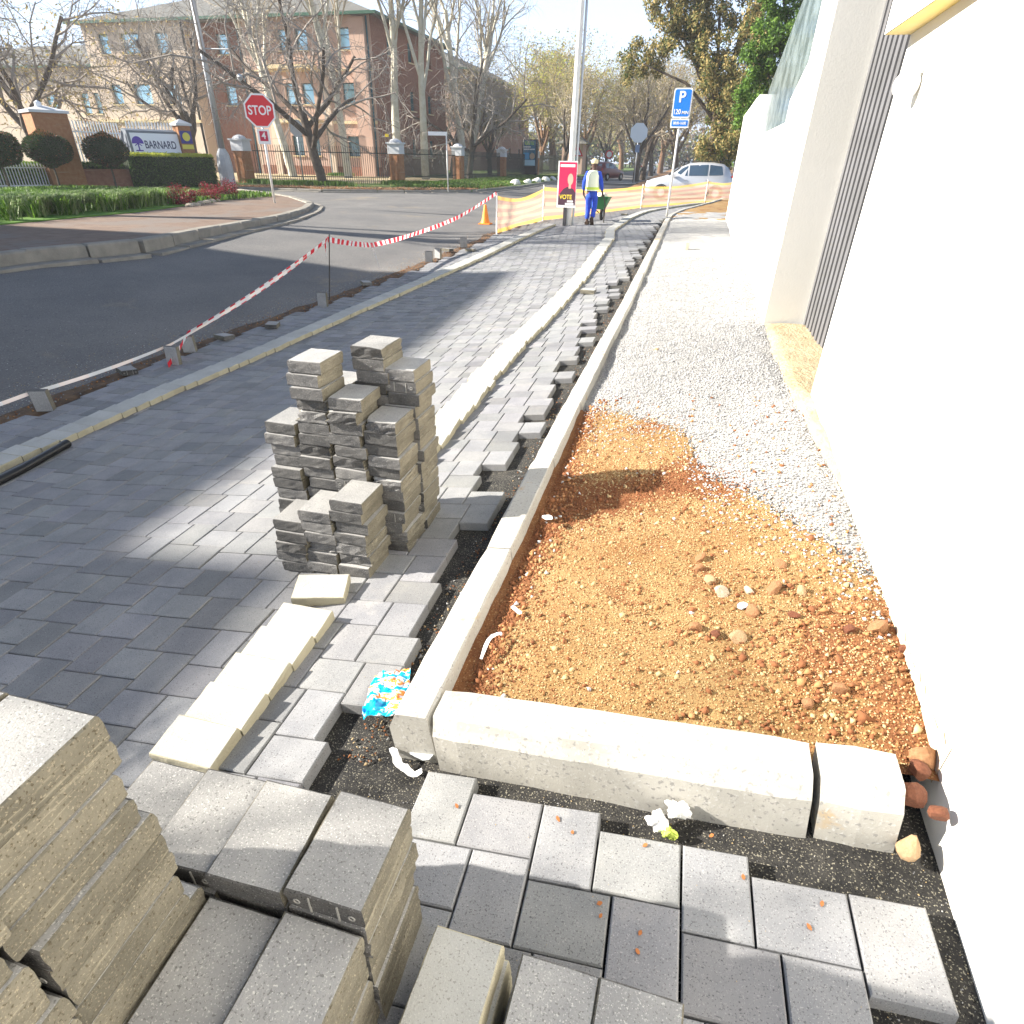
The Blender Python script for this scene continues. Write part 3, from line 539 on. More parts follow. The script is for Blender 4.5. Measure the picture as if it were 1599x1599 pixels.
def grow(T,Cm,p,d,L,r,lev,P,q,tips):
    n=P['seg'][lev]; pts=[p]; dd=d.copy(); rr=[r]
    for i in range(n):
        dd=(dd+Vector((q.gauss(0,1),q.gauss(0,1),q.gauss(0,1)))*P['wob'][lev]+Vector((0,0,P['up'][lev]))).normalized(); pts.append(pts[-1]+dd*L/n); rr.append(r*(1-(1-P['tap'][lev])*(i+1)/n))
    (T if lev<=1 else Cm).tube(pts,rr,(9,6,4,3,3)[lev],cap=False)
    if lev>=2: tips.append(pts[-1])
    if lev==P['max']: return
    k=P['k'][lev]
    for c in range(k):
        f=P['f0'][lev]+(1-P['f0'][lev])*(c+.7)/k; f=min(f,1); x=f*n; i=min(int(x),n-1); pp=pts[i].lerp(pts[i+1],x-i)
        base=(pts[i+1]-pts[i]).normalized(); ax=base.orthogonal().normalized(); ax.rotate(Matrix.Rotation(q.uniform(0,6.28) if lev else c*2.4+q.uniform(-.4,.4),3,base)); nd=base.copy(); nd.rotate(Matrix.Rotation(R(P['ang'][lev]*q.uniform(.7,1.25)),3,ax))
        grow(T,Cm,pp,nd,L*P['len'][lev]*q.uniform(.75,1.2),max(rr[i]*P['rad'][lev],.004*P.get('tw',1)),lev+1,P,q,tips)
def tree(name,seed,H,r0,P,bm,tm,leaf=None,label='',group=None,lean=(0,0),loc=(0,0,0),cat='tree'):
    q=random.Random(seed); T=MB(); Cm=MB(); tips=[]
    grow(T,Cm,Vector((0,0,-.25)),Vector((lean[0],lean[1],1)).normalized(),H,r0,0,P,q,tips)
    o=empty(name,loc,label=label,cat=cat,group=group)
    T.build('trunk',bm,o,smooth=True); c=Cm.build('crown',tm,o)
    if leaf:
        n,size,rad,mi,pr=leaf; r=np.random.default_rng(seed); C=np.array([tuple(t) for t in tips]); Pn=clumps(n,C,rad,0,r)
        leafcloud('foliage',Pn,np.full(n,size),[lg[k] for k in mi],r.choice(len(mi),n,p=pr),parent=c,seed=seed)
    return o
PD=dict(seg=[4,5,4,4,3],wob=[.10,.16,.22,.28,.3],up=[.1,.10,.02,-.10,-.18],tap=[.7,.5,.4,.4,.3],k=[6,6,7,6],f0=[.45,.25,.2,.15],ang=[50,50,56,55],len=[1.3,.62,.60,.66],rad=[.62,.6,.5,.6],max=4,tw=2.2)
PP=dict(seg=[7,6,4,3,3],wob=[.05,.09,.15,.2,.2],up=[.05,.16,.10,.06,.0],tap=[.45,.4,.4,.4,.3],k=[6,6,6,6],f0=[.42,.35,.25,.2],ang=[26,34,38,40],len=[.55,.55,.6,.6],rad=[.6,.55,.55,.6],max=4,tw=1.6)
PB=dict(seg=[4,5,4,3,3],wob=[.06,.12,.2,.25,.2],up=[.1,.14,.08,.0,-.05],tap=[.7,.5,.4,.4,.3],k=[6,7,6,5],f0=[.5,.3,.2,.2],ang=[38,40,45,45],len=[1.3,.6,.6,.6],rad=[.6,.6,.55,.6],max=4,tw=2.2)
street='bare trees behind the far verge'
tA=tree('bare_tree',11,2.9,.21,PD,barkd,twd,label='dark forked bare tree at the kerb, facing the stop sign',lean=(-.10,0),loc=(-20.9,36.5,.05),group=street); tA.scale=(1.45,)*3
tB=tree('bare_tree',12,3.4,.26,PD,barkd,twd,label='spreading bare tree behind the sign board and white palisade',lean=(.08,0),loc=(-33.5,41.5,0),group=street); tB.scale=(1.3,)*3
tC=tree('bare_tree',13,3.0,.26,PD,barkd,twd,(2600,.16,.5,[4,3],[.7,.3]),label='bare tree with hanging gold leaves behind the big gate pillar',lean=(-.05,.0),loc=(-37,32.5,0),group=street); tC.scale=(1.35,)*3
w1=tree('pale_tree',21,8.5,.26,PP,barkp,twp,label='pale-barked tree leaning left behind the stop sign',lean=(-.30,0),loc=(-30.6,49,0),group='pale-barked trees before the offices'); w1.scale=(1.35,)*3; w1['z']=0; del w1['z']
w2=tree('pale_tree',22,8.5,.24,PP,barkp,twp,label='slim pale trunk just right of the dark forked tree',lean=(-.10,0),loc=(-26.6,50.5,0),group='pale-barked trees before the offices'); w2.scale=(1.4,)*3
w3=tree('pale_tree',23,9,.28,PP,barkp,twp,label='pale tree forking low beside the yellow-marked fence column',lean=(.0,0),loc=(-22.9,51.5,0),group='pale-barked trees before the offices'); w3.scale=(1.35,)*3
copy_tree(w2,(-20.6,52,0),1.9,1.4,label='straight pale trunk right of the fence column, at the office corner')
copy_tree(w1,(-22.5,68,0),3.2,1.6,label='pale tree leaning right between the two office buildings')
copy_tree(w3,(-20.8,63,0),4.0,1.45,label='pale tree with a bright split crown above the dark fence')
copy_tree(tA,(-18.2,56,0),2.2,1.35,label='dark-trunked bare tree on the verge, left of the advertising kiosk')
t1=tree('gold_tree',31,4.2,.42,PB,barkb,twp,(9000,.24,.45,[4,3,5],[.45,.35,.2]),label='tall gold-green budding tree beyond the kiosk',loc=(-19,88,0),group='street trees down the road')
t2=tree('street_tree',32,3.6,.32,PB,barkd,twp,(3200,.20,.4,[3,4],[.5,.5]),label='thin-crowned street tree behind the warning sign',loc=(-14.5,80,0),group='street trees down the road')
for (x,y,s,rz,l,src) in ((-15.2,100,1.15,1,'budding street tree behind the pole, left of the road',t1),(-14.5,122,1.1,2,'street tree far down the left side of the road',t2),(-22,112,1.5,2.4,'large pale crown rising behind the gold-green tree',t1),(-14.5,150,1.4,3,'farthest street tree on the left of the road',t1),(-26,74,1.0,1.2,'budding tree behind the dark fence by the second office',t2),(-20.5,70,.85,5.2,'small budding tree just left of the kiosk',t2),
   (-5.2,80,1.1,.7,'dark street tree on the right verge behind the worker',t2),(-4.9,66,.95,1.9,'nearest dark street tree on the right verge',t2),(-5.6,104,1.2,3.1,'street tree far down the right verge',t2),(-5.4,130,1.3,5.0,'farthest street tree on the right verge',t1),(-1.8,90,1.2,4.1,'street tree behind the parking sign',t2)):
    copy_tree(src,(x,y,0),rz,s,label=l)
copy_tree(tB,(-7.0,-1.2,-.6),2.0,.62,label='bare street tree beside the near paving, left of the view')
copy_tree(w2,(-25.5,12.8,0),.6,1.25,label='tall pale bare tree on the left lawn, outside the view')
# big evergreen trees on the right
def leafy(name,loc,C,n,size,mi,pr,label,seed,rad,trunk=(.3,3),bm=barkd):
    o=empty(name,loc,label=label,cat='tree',group='leafy trees on the right'); r=np.random.default_rng(seed); q=random.Random(seed)
    T=MB(); T.tube([(0,0,-.3),(.1,0,trunk[1]*.5),(.05,.1,trunk[1])],[trunk[0],trunk[0]*.8,trunk[0]*.6],8,cap=False)
    for c in C: 
        mid=Vector((c[0]*.45+q.gauss(0,.2),c[1]*.45,trunk[1]+(c[2]-trunk[1])*.6)); T.tube([(.05,.1,trunk[1]*.9),mid,c],[trunk[0]*.35,trunk[0]*.22,.03],5,cap=False)
    T.build('trunk',bm,o,smooth=True)
    sub=[]
    for c in C:
        for k in range(16):
            d=Vector((q.gauss(0,1),q.gauss(0,1),q.gauss(0,1))).normalized()*rad*q.uniform(.4,1); sub.append((c[0]+d.x,c[1]+d.y,c[2]+d.z*.85))
    P=clumps(n,np.array(sub),rad*.36,0,r,.6); leafcloud('crown',P,np.full(n,size),[lg[k] for k in mi],r.choice(len(mi),n,p=pr),parent=o,seed=seed)
    return o
leafy('leafy_tree',(.9,41,0),[(-2.6,0,7.3),(-4.2,0,6.2),(-1.4,1,9.0),(.5,0,8.2),(-3.4,0,8.6),(1.2,-1,6.0),(.0,0,5.0),(.9,1,3.6),(-1.8,0,8.0),(2.2,0,9.5),(1.4,0,10.6),(-.6,0,10.8),(.6,-1,4.6),(-.4,-1,5.8),(1.3,-1,7.2),(-.8,-.5,6.8),(.3,-1,2.6),(1.6,-1,4.6),(-2.4,0,9.8),(1.4,-1,3.0)],52000,.19,[3,4,2],[.42,.38,.20],'huge olive and gold tree hanging over the road above the parking sign',41,1.25,(.34,4))
leafy('leafy_tree',(3.6,31,0),[(-1.0,0,5.0),(-1.6,0,4.0),(0,0,6.0),(-.6,0,6.9),(.8,0,4.8),(-.9,0,3.6),(.8,0,7.4),(1.6,0,6.2),(-.2,-.4,5.4),(-1.3,-.3,6.0),(-1.6,-.3,5.0),(-1.2,0,3.2),(-.2,0,3.4),(-1.2,0,7.2),(.2,0,8.2)],40000,.14,[0,1,2],[.42,.40,.18],'bright green leafy tree over the white garden wall',42,.85,(.2,3))
leafy('leafy_tree',(1.7,47,0),[(0,0,2.6),(-.4,0,3.8),(.6,0,4.6),(-.6,0,2.0),(.5,0,2.0)],9000,.18,[3,0,2],[.5,.25,.25],'dense olive bush tree behind the silver car',43,.9,(.2,1.5))
# far tree line closing the road
r_=np.random.default_rng(77); C=np.stack([r_.uniform(-90,110,420),r_.uniform(185,215,420),r_.uniform(1,8.5,420)],-1)
leafcloud('far_treeline',clumps(42000,C,3.0,0,r_),np.full(42000,1.2),[lg[3],barkd,lg[2],barkb],r_.choice(4,42000,p=[.35,.2,.25,.2]),seed=5,label='far-off wood closing the end of the road',cat='wood',kind='stuff')
C=np.stack([r_.uniform(6,60,90),r_.uniform(50,120,90),r_.uniform(1,9,90)],-1)
leafcloud('right_wood',clumps(14000,C,2.2,0,r_),np.full(14000,.6),[lg[3],lg[0],lg[2]],r_.choice(3,14000),seed=6,label='mass of trees behind the garden wall on the right',cat='wood',kind='stuff')
# ================= buildings =================
ren=mat('terracotta_render',(.45,.30,.235),.9,(.51,.36,.285),.35,5,.15,20); renc=mat('cream_render',(.55,.43,.33),.9,(.60,.49,.38),.35,5,.15,20)
redb=mat('red_facebrick',(.21,.09,.058),.9,(.26,.125,.08),6,4,.3,12,streak=((.28,.17,.12),(.8,.8,11))); tile=mat('grey_roof_tiles',(.10,.10,.092),.85,(.15,.148,.135),3,5,.6,8); greenm=mat('green_gutter',(.02,.09,.055),.5)
frm=mat('teal_window_frame',(.02,.09,.12),.5); pane=mat('pane_sky_reflection',(.25,.55,.68),.12,(.55,.80,.88),.6,3,spec=1,metal=.35,thr=(.3,.7)); paned=mat('dark_window_pane',(.03,.09,.10),.08,(.10,.20,.22),.8,3,spec=1,thr=(.3,.7)); bal=mat('balcony_plaster',(.62,.50,.30),.9)  # bright panes hold the reflected sky in their colour
def facade(par,M,Wd,H,wins,wm,th=.3,z0=-.3):
    xs=sorted({0,Wd,*[w[0] for w in wins],*[w[2] for w in wins]}); zs=sorted({z0,H,*[w[1] for w in wins],*[w[3] for w in wins]}); b=MB()
    for a,c in zip(xs,xs[1:]):
        for e,g in zip(zs,zs[1:]):
            mx,mz=(a+c)/2,(e+g)/2
            if any(w[0]<mx<w[2] and w[1]<mz<w[3] for w in wins): continue
            b.add([(a,0,e),(c,0,e),(c,0,g),(a,0,g)],[(0,1,2,3)],0,M)
    for x0,y0,x1,y1,*_ in wins:
        b.add([(x0,0,y0),(x1,0,y0),(x1,0,y1),(x0,0,y1),(x0,th,y0),(x1,th,y0),(x1,th,y1),(x0,th,y1)],[(0,4,5,1),(1,5,6,2),(2,6,7,3),(3,7,4,0)],0,M)
    wl=b.build('wall',wm,par)
    for x0,y0,x1,y1,*dk in wins:
        f=MB(); t=.07; xm=(x0+x1)/2
        for c,d in (((x0+t/2,th-.05,(y0+y1)/2),(t,.06,y1-y0)),((x1-t/2,th-.05,(y0+y1)/2),(t,.06,y1-y0)),((xm,th-.05,y0+t/2),(x1-x0-2*t,.06,t)),((xm,th-.05,y1-t/2),(x1-x0-2*t,.06,t)),((xm,th-.045,y0+(y1-y0)*.68),(x1-x0-2*t,.04,.05))): f.box(c,d,0,0,M)
        fo=f.build('window',frm,par); g=MB(); g.add([(x0,th,y0),(x1,th,y0),(x1,th,y1),(x0,th,y1)],[(0,1,2,3)],0,M); g.build('pane',paned if dk else pane,fo)
        sm=MB(); sm.box((xm,-.04,y0-.05),(x1-x0+.16,.14,.09),0,0,M); sm.build('sill',bal,fo)
def hip(par,x0,y0,x1,y1,z,h,ov,inset):
    m=MB(); a=[(x0-ov,y0-ov,z),(x1+ov,y0-ov,z),(x1+ov,y1+ov,z),(x0-ov,y1+ov,z)]; b=[(x0+inset,y0+inset,z+h),(x1-inset,y0+inset,z+h),(x1-inset,y1-inset,z+h),(x0+inset,y1-inset,z+h)]
    m.add(a+b,[(0,1,5,4),(1,2,6,5),(2,3,7,6),(3,0,4,7),(4,5,6,7),(3,2,1,0)]); r=m.build('roof',tile,par)
    g=MB()
    for c,d in ((((x0+x1)/2,y0-ov-.05,z-.02),(x1-x0+2*ov+.2,.12,.2)),((x1+ov+.05,(y0+y1)/2,z-.02),(.12,y1-y0+2*ov,.2))): g.box(c,d)
    g.build('gutter',greenm,r); return r
B=empty('office_building',(0,0,0),label='three-storey terracotta office block with grey tiled roof and teal windows',cat='building')
def rows(xs,zs,dk=()): return [(a,z0,b,z1)+((1,) if i in dk else ()) for i,(z0,z1) in enumerate(zs) for a,b in xs]
ZR=[(1.6,3.1),(5.4,6.9),(9.1,10.55)]
X1=-26.3; Yf=56
M=Matrix.Translation((-38,Yf,0)); facade(B,M,11.7,11.3,rows([(3.3,4.4),(4.9,6.0),(8.7,9.8)],ZR,(0,)),ren)
M=Matrix.Translation((-43.5,Yf+1.2,0)); facade(B,M,5.5,11.3,rows([(2.0,3.1)],ZR,(0,)),redb)
M=Matrix.Translation((-54,Yf-.2,0)); facade(B,M,10.5,11.3,rows([(1.5,2.6),(3.9,5.8),(7.4,8.8)],ZR[:],(0,)),renc)
M=Matrix.Translation((-54,Yf+14,0))@Matrix.Rotation(R(-90),4,'Z'); facade(B,M,14.2,11.3,rows([(3,4.5),(9,10.5)],ZR),renc)
M=Matrix.Translation((X1,Yf,0))@Matrix.Rotation(R(90),4,'Z'); facade(B,M,17,11.3,rows([(3,4.2),(7.5,8.7),(12,13.2)],ZR,(0,1,2)),redb)  # street side takes the dark red for the shade on it
M=Matrix.Translation((-43.5,Yf+1.2,0))@Matrix.Rotation(R(90),4,'Z'); 
hip(B,-54,Yf,-26.3,73,11.3,3.0,.9,7.5)
for (a,b,z,h,y,m_) in ((-38,-26.3,4.1,.22,Yf-.06,bal),(-38,-26.3,7.75,.16,Yf-.05,bal),(-55,-43.5,4.1,.22,Yf-.26,bal),(-38,-26.3,.3,1.0,Yf-.05,redb)):
    q=MB(); q.box(((a+b)/2,y,z),(b-a,.14,h)); q.build('cornice' if h<.5 else 'plinth',m_,B)
q=MB(); q.box((-43.6,Yf+.8,5.6),(.3,2.0,11.4)); q.box((-38.1,Yf+.8,5.6),(.3,1.6,11.4)); q.build('return_wall',renc,B)
q=MB(); q.box((-27.3,Yf-.25,5.5),(1.3,.5,11.2)); q.build('pilaster',ren,B)
q=MB(); q.box((-30.7,Yf-.12,5.5),(.5,.24,11.2)); q.build('pilaster',renc,B)
q=MB(); q.box((-36.2,Yf-.12,5.5),(.6,.24,11.2)); q.build('pilaster',renc,B)
for z in (7.9,4.15):
    q=MB(); q.box((-33.4,Yf-.75,z),(4.1,1.3,.28)); bo=q.build('balcony',bal,B); q=MB()
    q.box((-33.4,Yf-1.36,z+.95),(4.0,.05,.06))
    for k in range(16): q.box((-35.35+k*.26,Yf-1.36,z+.53),(.03,.03,.8))
    q.build('railing',barkd,bo)
for x in (-39.2,-31.0,-26.55): 
    q=MB(); q.tube([(x,Yf-.12 if x>-38 else Yf+1.1,0),(x,Yf-.12 if x>-38 else Yf+1.1,11.2)],.07,8); q.build('downpipe',frm,B)
B2=empty('office_building',(0,0,0),label='second pink office block behind, with a grey hipped roof',cat='building')
pink=mat('pink_render',(.42,.25,.20),.9,(.47,.30,.24),.4)
M=Matrix.Translation((-45,95,0)); facade(B2,M,13.4,12,rows([(9.0,10.2),(4.5,5.7)],[(1.6,3.3),(5.6,7.3),(9.2,10.9)],(0,)),pink)
M=Matrix.Translation((-31.6,95,0))@Matrix.Rotation(R(90),4,'Z'); facade(B2,M,40,12,rows([(4+7*k,5.4+7*k) for k in range(5)],[(1.6,3.3),(5.6,7.3),(9.2,10.9)],(0,1,2)),redb)
hip(B2,-45,95,-31.6,135,12,3.2,.9,6.2)
B3=empty('side_building',(0,0,0),label='cream and terracotta building at the far left behind the bare tree',cat='building')
M=Matrix.Translation((-80,62,0)); facade(B3,M,23,9,rows([(13,14.6),(17.6,18.6),(19.2,20.2)],[(2.0,3.8),(5.0,6.8)]),renc)
M=Matrix.Translation((-57,62,0))@Matrix.Rotation(R(90),4,'Z'); facade(B3,M,12,9,rows([(3,4.5)],[(2.0,3.8),(5.0,6.8)],(0,)),redb); hip(B3,-80,62,-57,76,9,2.6,.7,6)
B4=empty('guard_house',(-14.6,88,0),label='small brick guard house with a pyramid roof beyond the warning sign',cat='building')
q=MB(); q.box((0,0,1.7),(2.6,3,3.4)); q.build('wall',ren,B4); q=MB(); q.add([(-2,-2.2,3.4),(2,-2.2,3.4),(2,2.2,3.4),(-2,2.2,3.4),(0,0,4.6)],[(0,1,4),(1,2,4),(2,3,4),(3,0,4),(3,2,1,0)]); q.build('roof',tile,B4); q=MB(); q.box((.2,-1.54,2.0),(1.0,.08,1.1)); q.build('window',paned,B4)
# unseen office block added on the left, shaped to throw shade over the paving
B5=empty('shade_office',(0,0,0),label='unseen three-storey office block left of the view, added to shade the paving',cat='building')
M=Matrix.Translation((-27,-20,0))@Matrix.Rotation(R(90),4,'Z'); facade(B5,M,26.9,11.55,rows([(2+4*k,3.8+4*k) for k in range(6)],[(1,2.6),(4.6,6.2),(8.2,9.8)]),renc)
M=Matrix.Translation((-27,6.9,0))@Matrix.Rotation(R(180),4,'Z'); facade(B5,M,16,11.55,rows([(2+4*k,3.8+4*k) for k in range(3)],[(1,2.6),(4.6,6.2),(8.2,9.8)]),renc)
q=MB(); q.box((-35,-6.6,5.6),(15.4,26.2,11.4)); q.build('core',renc,B5); q=MB(); q.box((-35,-6.55,11.60),(16.1,27.0,.12)); q.build('roof',tile,B5); q=MB(); q.box((-35,-11.6,12.06),(16.0,16.8,.82)); q.build('shade_roof_box',renc,B5)  # taller roof box added to carry the shade onto the near paving
# ================= fences and columns =================
palm=mat('dark_palisade',(.02,.028,.026),.6); capm=mat('column_cap_paint',(.55,.56,.58),.8); orb=mat('orange_facebrick',(.27,.115,.05),.9,(.33,.16,.075),7,4,.4,14,streak=((.36,.25,.16),(.8,.8,12)))
def column(x,y,lab,mark=False):
    o=empty('brick_column',(x,y,.05),label=lab,cat='fence column',group='brick columns of the dark fence')
    q=MB(); q.box((0,0,.85),(.72,.72,1.75)); q.box((-.22,-.37,.9),(.05,.04,1.5)); q.box((.2,-.37,.9),(.05,.04,1.5)); q.build('shaft',orb,o)
    q=MB(); q.box((0,0,2.0),(.80,.80,.55)); q.box((0,0,2.31),(.95,.95,.09)); q.lathe([(.42,2.35),(.30,2.48),(.12,2.55),(0,2.57)],12); q.build('cap',capm,o)
    if mark: q=MB(); q.box((-.5,-.1,2.72),(.22,.03,.16)); q.build('yellow_tag',mat('tag_yellow',(.75,.55,.02),.5),o)
cl_=[(-26.4,36.9,'brick fence column at the left end behind the stop sign'),(-18.3,41.3,'nearest brick fence column with white cap, centre of the fence'),(-17.8,52,'second brick column of the fence along the road'),(-17.4,63.5,'third brick column of the fence along the road'),(-17.6,79,'farthest brick column of the fence, beyond the kiosk')]
for k,(x,y,l) in enumerate(cl_): column(x,y,l,k==1)
def fence(a,b,lab,m=palm,h=2.05,sp=.13,grp='panels of the dark palisade fence',z=.05,w=.03,name='palisade_fence',post=True):
    a=Vector(a);b=Vector(b);d=b-a;L=d.length;rz=math.atan2(d.y,d.x); o=empty(name,(a.x,a.y,z),rz,label=lab,cat='fence',group=grp)
    q=MB(); n=int(L/sp)
    for k in range(n): 
        q.box((sp*(k+.5),0,h/2),(w,.02,h)); q.add([(sp*(k+.5)-w/2,0,h),(sp*(k+.5)+w/2,0,h),(sp*(k+.5),0,h+.07)],[(0,1,2)])
    q.build('pales',m,o); q=MB(); q.box((L/2,.02,h*.2),(L,.03,.05)); q.box((L/2,.02,h*.85),(L,.03,.05)); q.build('rails',m,o)
    return o
fence((-25.9,37.2),(-18.8,41.1),'dark palisade panel between the two nearest brick columns')
fence((-18.25,41.8),(-17.85,51.5),'dark palisade panel right of the nearest brick column'); fence((-17.8,52.5),(-17.4,63),'dark palisade panel beyond the second brick column'); fence((-17.4,64),(-17.6,78.5),'dark palisade panel behind the kiosk'); fence((-17.6,79.5),(-16,110),'farthest dark palisade panel along the road')
hg=mat('dark_shrub_mass',(.02,.035,.012),.9)
# left garden: direction of the side street
u=Vector((.459,.888,0)); nn=Vector((-.888,.459,0)); P0=Vector((-26.1,26.8,0)); ru=math.atan2(u.y,u.x)
def LP(s,off,z=0): return P0+u*s+nn*off+Vector((0,0,z))
def hedge(s0,s1,off,th,h,lab,mi,pr,name='hedge',n=16000,seed=3,top=5,size=.09,cat='hedge',dens=None):
    o=empty(name,LP(s0,off,.1),ru,label=lab,cat=cat); L=s1-s0; q=MB(); q.box((L/2,-th/2*-1,h/2-.03),(L-.12,th-.14,h-.1)); q.build('branches',hg,o)
    r=np.random.default_rng(seed); f=r.choice(4,n,p=[.42,.28,.18,.12]); a=r.random(n);b=r.random(n)
    P=np.zeros((n,3)); ax=a*L; 
    P[:,0]=np.where(f==0,ax,np.where(f==1,ax,np.where(f==2,L,ax))); P[:,1]=np.where(f==0,0,np.where(f==1,b*th,np.where(f==2,b*th,th))); P[:,2]=np.where(f==1,h,b*h if 0 else a*0+b*h)
    P[:,2]=np.where(f==1,h,r.random(n)*h); P+=r.normal(0,.035,(n,3))
    m2=np.where((f==1)|(P[:,2]>h-.09),len(mi),r.choice(len(mi),n,p=pr)); leafcloud('foliage',P,np.full(n,size),[lg[k] for k in mi]+[lg[top]],m2,parent=o,seed=seed); return o
hedge(0.6,4.7,-.0,1.0,1.42,'long clipped box hedge with yellow-green top beneath the sign board',[2,0],[.65,.35])
hedge(-2.0,.5,.5,.8,1.0,'loose green shrub between pillar and clipped hedge',[0,2],[.5,.5],'shrub',6000,4,0,.12,'shrub')
# sign board
sg=mat('board_grey',(.13,.15,.18),.5); sw=mat('board_white',(.72,.74,.78),.4); pur=mat('logo_purple',(.07,.03,.32),.5); ltr=mat('letter_slate',(.05,.055,.11),.5)
sb=empty('sign_board',LP(1.35,1.3,.1),ru,label='large white sign board in a grey casing reading BARNARD, above the hedge',cat='sign board')
q=MB(); q.add([(0,0,1.2),(2.75,0,1.2),(2.75,.12,2.42),(0,.12,2.42),(-.35,1.1,1.2),(2.75,1.1,1.2),(2.75,.5,2.5),(-.05,.5,2.5)],[(0,1,2,3),(3,2,6,7),(0,3,7,4),(1,5,6,2),(5,4,7,6)]); q.box((1.3,.4,.6),(2.4,.2,1.2)); q.build('casing',sg,sb)
MT=Matrix.Rotation(-math.atan2(.12,1.22),4,'X')
def onsign(z): return -.012+ (z-1.2)*.12/1.22
q=MB(); q.add([(.12,onsign(1.25),1.25),(2.68,onsign(1.25),1.25),(2.68,onsign(2.32),2.32),(.12,onsign(2.32),2.32)],[(0,1,2,3)]); fc=q.build('face',sw,sb)
rx=R(90)-math.atan2(.12,1.22)
text('BARNARD',.47,ltr,sb,(1.46,onsign(1.82)-.006,1.82),(rx,0,0),sx=.70)
q=MB(); D=Matrix.Translation((.40,onsign(1.88)-.006,1.88))@Matrix.Rotation(rx,4,'X')
pts=[(0,0)]+[(.27*math.cos(a),.30*math.sin(a)) for a in np.linspace(-.05,math.pi+.05,20)]; q.add([(x,y,.003) for x,y in pts],[tuple(range(len(pts)))],0,D)
q.box((0,-.16,.003),(.06,.3,.004),0,0,D); q.box((0,-.31,.003),(.34,.05,.004),0,0,D); q.box((-.08,-.05,.003),(.2,.04,.004),.6,0,D); q.box((.08,-.05,.003),(.2,.04,.004),-.6,0,D); q.build('tree_logo',pur,sb)
q=MB(); q.box((1.60,onsign(1.42)-.006,1.42),(1.75,.006,.13)); q.build('purple_band',pur,sb)
# gate pillars
def pillar(p,w_,h,lab,cap=True):
    o=empty('gate_pillar',p,ru,label=lab,cat='pillar'); q=MB(); q.box((w_/2,w_/2,h/2),(w_,w_,h)); q.build('shaft',orb,o); q=MB(); q.box((w_/2,w_/2,h+.05),(w_+.16,w_+.16,.1)); q.add([(-.06,-.06,h+.1),(w_+.06,-.06,h+.1),(w_+.06,w_+.06,h+.1),(-.06,w_+.06,h+.1),(w_/2,w_/2,h+.3)],[(0,1,4),(1,2,4),(2,3,4),(3,0,4)]); q.build('cap',sw if not cap else capm,o); return o
pl=pillar(LP(-2.7,.05,.05),1.35,2.95,'big orange brick gate pillar with a pale cap among round topiary')
q=MB(); q.lathe([(.09,3.1),(.14,3.2),(.13,3.34),(0,3.42)],10,0,Matrix.Translation((.5,.5,0))); q.build('lantern',sw,pl)
p2=pillar(LP(3.75,1.15,.05),.62,2.75,'slim brick pillar with a navy and yellow sign beside the sign board')
q=MB(); q.box((.31,-.03,2.25),(.56,.04,.55)); s1=q.build('navy_sign',mat('navy_plate',(.03,.03,.22),.5),p2); q=MB(); q.box((.31,-.03,1.83),(.56,.04,.2)); q.build('yellow_sign',mat('yellow_plate',(.62,.55,.08),.5),p2)
q=MB(); q.lathe([(0,0),(.19,0),(.19,.01),(0,.012)],20,0,Matrix.Translation((.31,-.052,2.27))@Matrix.Rotation(R(90),4,'X')); q.build('round_emblem',mat('yellow_plate',(.62,.55,.08),.5),s1)
lw=empty('low_wall',LP(-1.5,.15,.05),ru,label='low red facebrick wall between the big pillar and the hedge',cat='wall'); q=MB(); q.box((1.4,.3,.42),(2.8,.3,.85)); q.build('wall',redb,lw)
wm_=mat('white_palisade_paint',(.66,.68,.70),.5)
fence(LP(-1.5,1.5).to_2d(),LP(1.6,2.6).to_2d(),'white palisade fence rising behind the round topiary',wm_,2.75,.15,'white palisade fences',.05,.06)
fence(LP(1.8,2.6).to_2d(),LP(4.6,2.4).to_2d(),'white palisade gate behind the sign board',wm_,2.85,.15,'white palisade fences',.05,.06)
fence(LP(-9,.35).to_2d(),LP(-2.65,.35).to_2d(),'low white palisade fence left of the big pillar',wm_,1.05,.11,'white palisade fences',.05,.035)
hedge(-9,-2.7,.6,.6,1.0,'mottled green shrub behind the low white fence',[0,1,3],[.4,.35,.25],'shrub',9000,8,1,.13,'shrub')
def topiary(x,y,s,lab,sd):
    o=empty('topiary_bush',(x,y,.1),label=lab,cat='topiary',group='round topiary on bare stems'); q=MB(); q.tube([(0,0,-.1),(.03,0,.5),(0,0,1.2)],[.05,.04,.035],6); q.build('stem',barkd,o)
    r=np.random.default_rng(sd); n=9000; d=r.normal(size=(n,3)); d/=np.linalg.norm(d,axis=1)[:,None]; rr=(.86+.14*r.random(n))*s*(1+.07*np.sin(d[:,0]*5+d[:,1]*4+sd)); P=d*rr[:,None]*np.array([1.08,1.08,.86])+np.array([0,0,1.55])
    leafcloud('foliage',P,np.full(n,.075),[lg[2],mat('leaf_maroon',(.05,.03,.018),.7),lg[7]],np.where(d[:,2]>.75,r.choice([0,1,2],n,p=[.3,.2,.5]),r.choice([0,1,2],n,p=[.55,.42,.03])),parent=o,seed=sd)
    q=MB(); q.lathe([(s*.86*math.sin(a)*1.05,1.55-s*.74*math.cos(a)) for a in np.linspace(0,math.pi,10)],14); q.build('inner_branches',hg,o,smooth=True)
topiary(-25.6,26.0,.80,'round dark topiary bush just left of the clipped hedge',1); topiary(-26.3,23.7,.78,'round rust-topped topiary bush in front of the brick pillar',2); topiary(-27.0,22.0,.80,'round topiary bush cut by the left edge of the view',3)
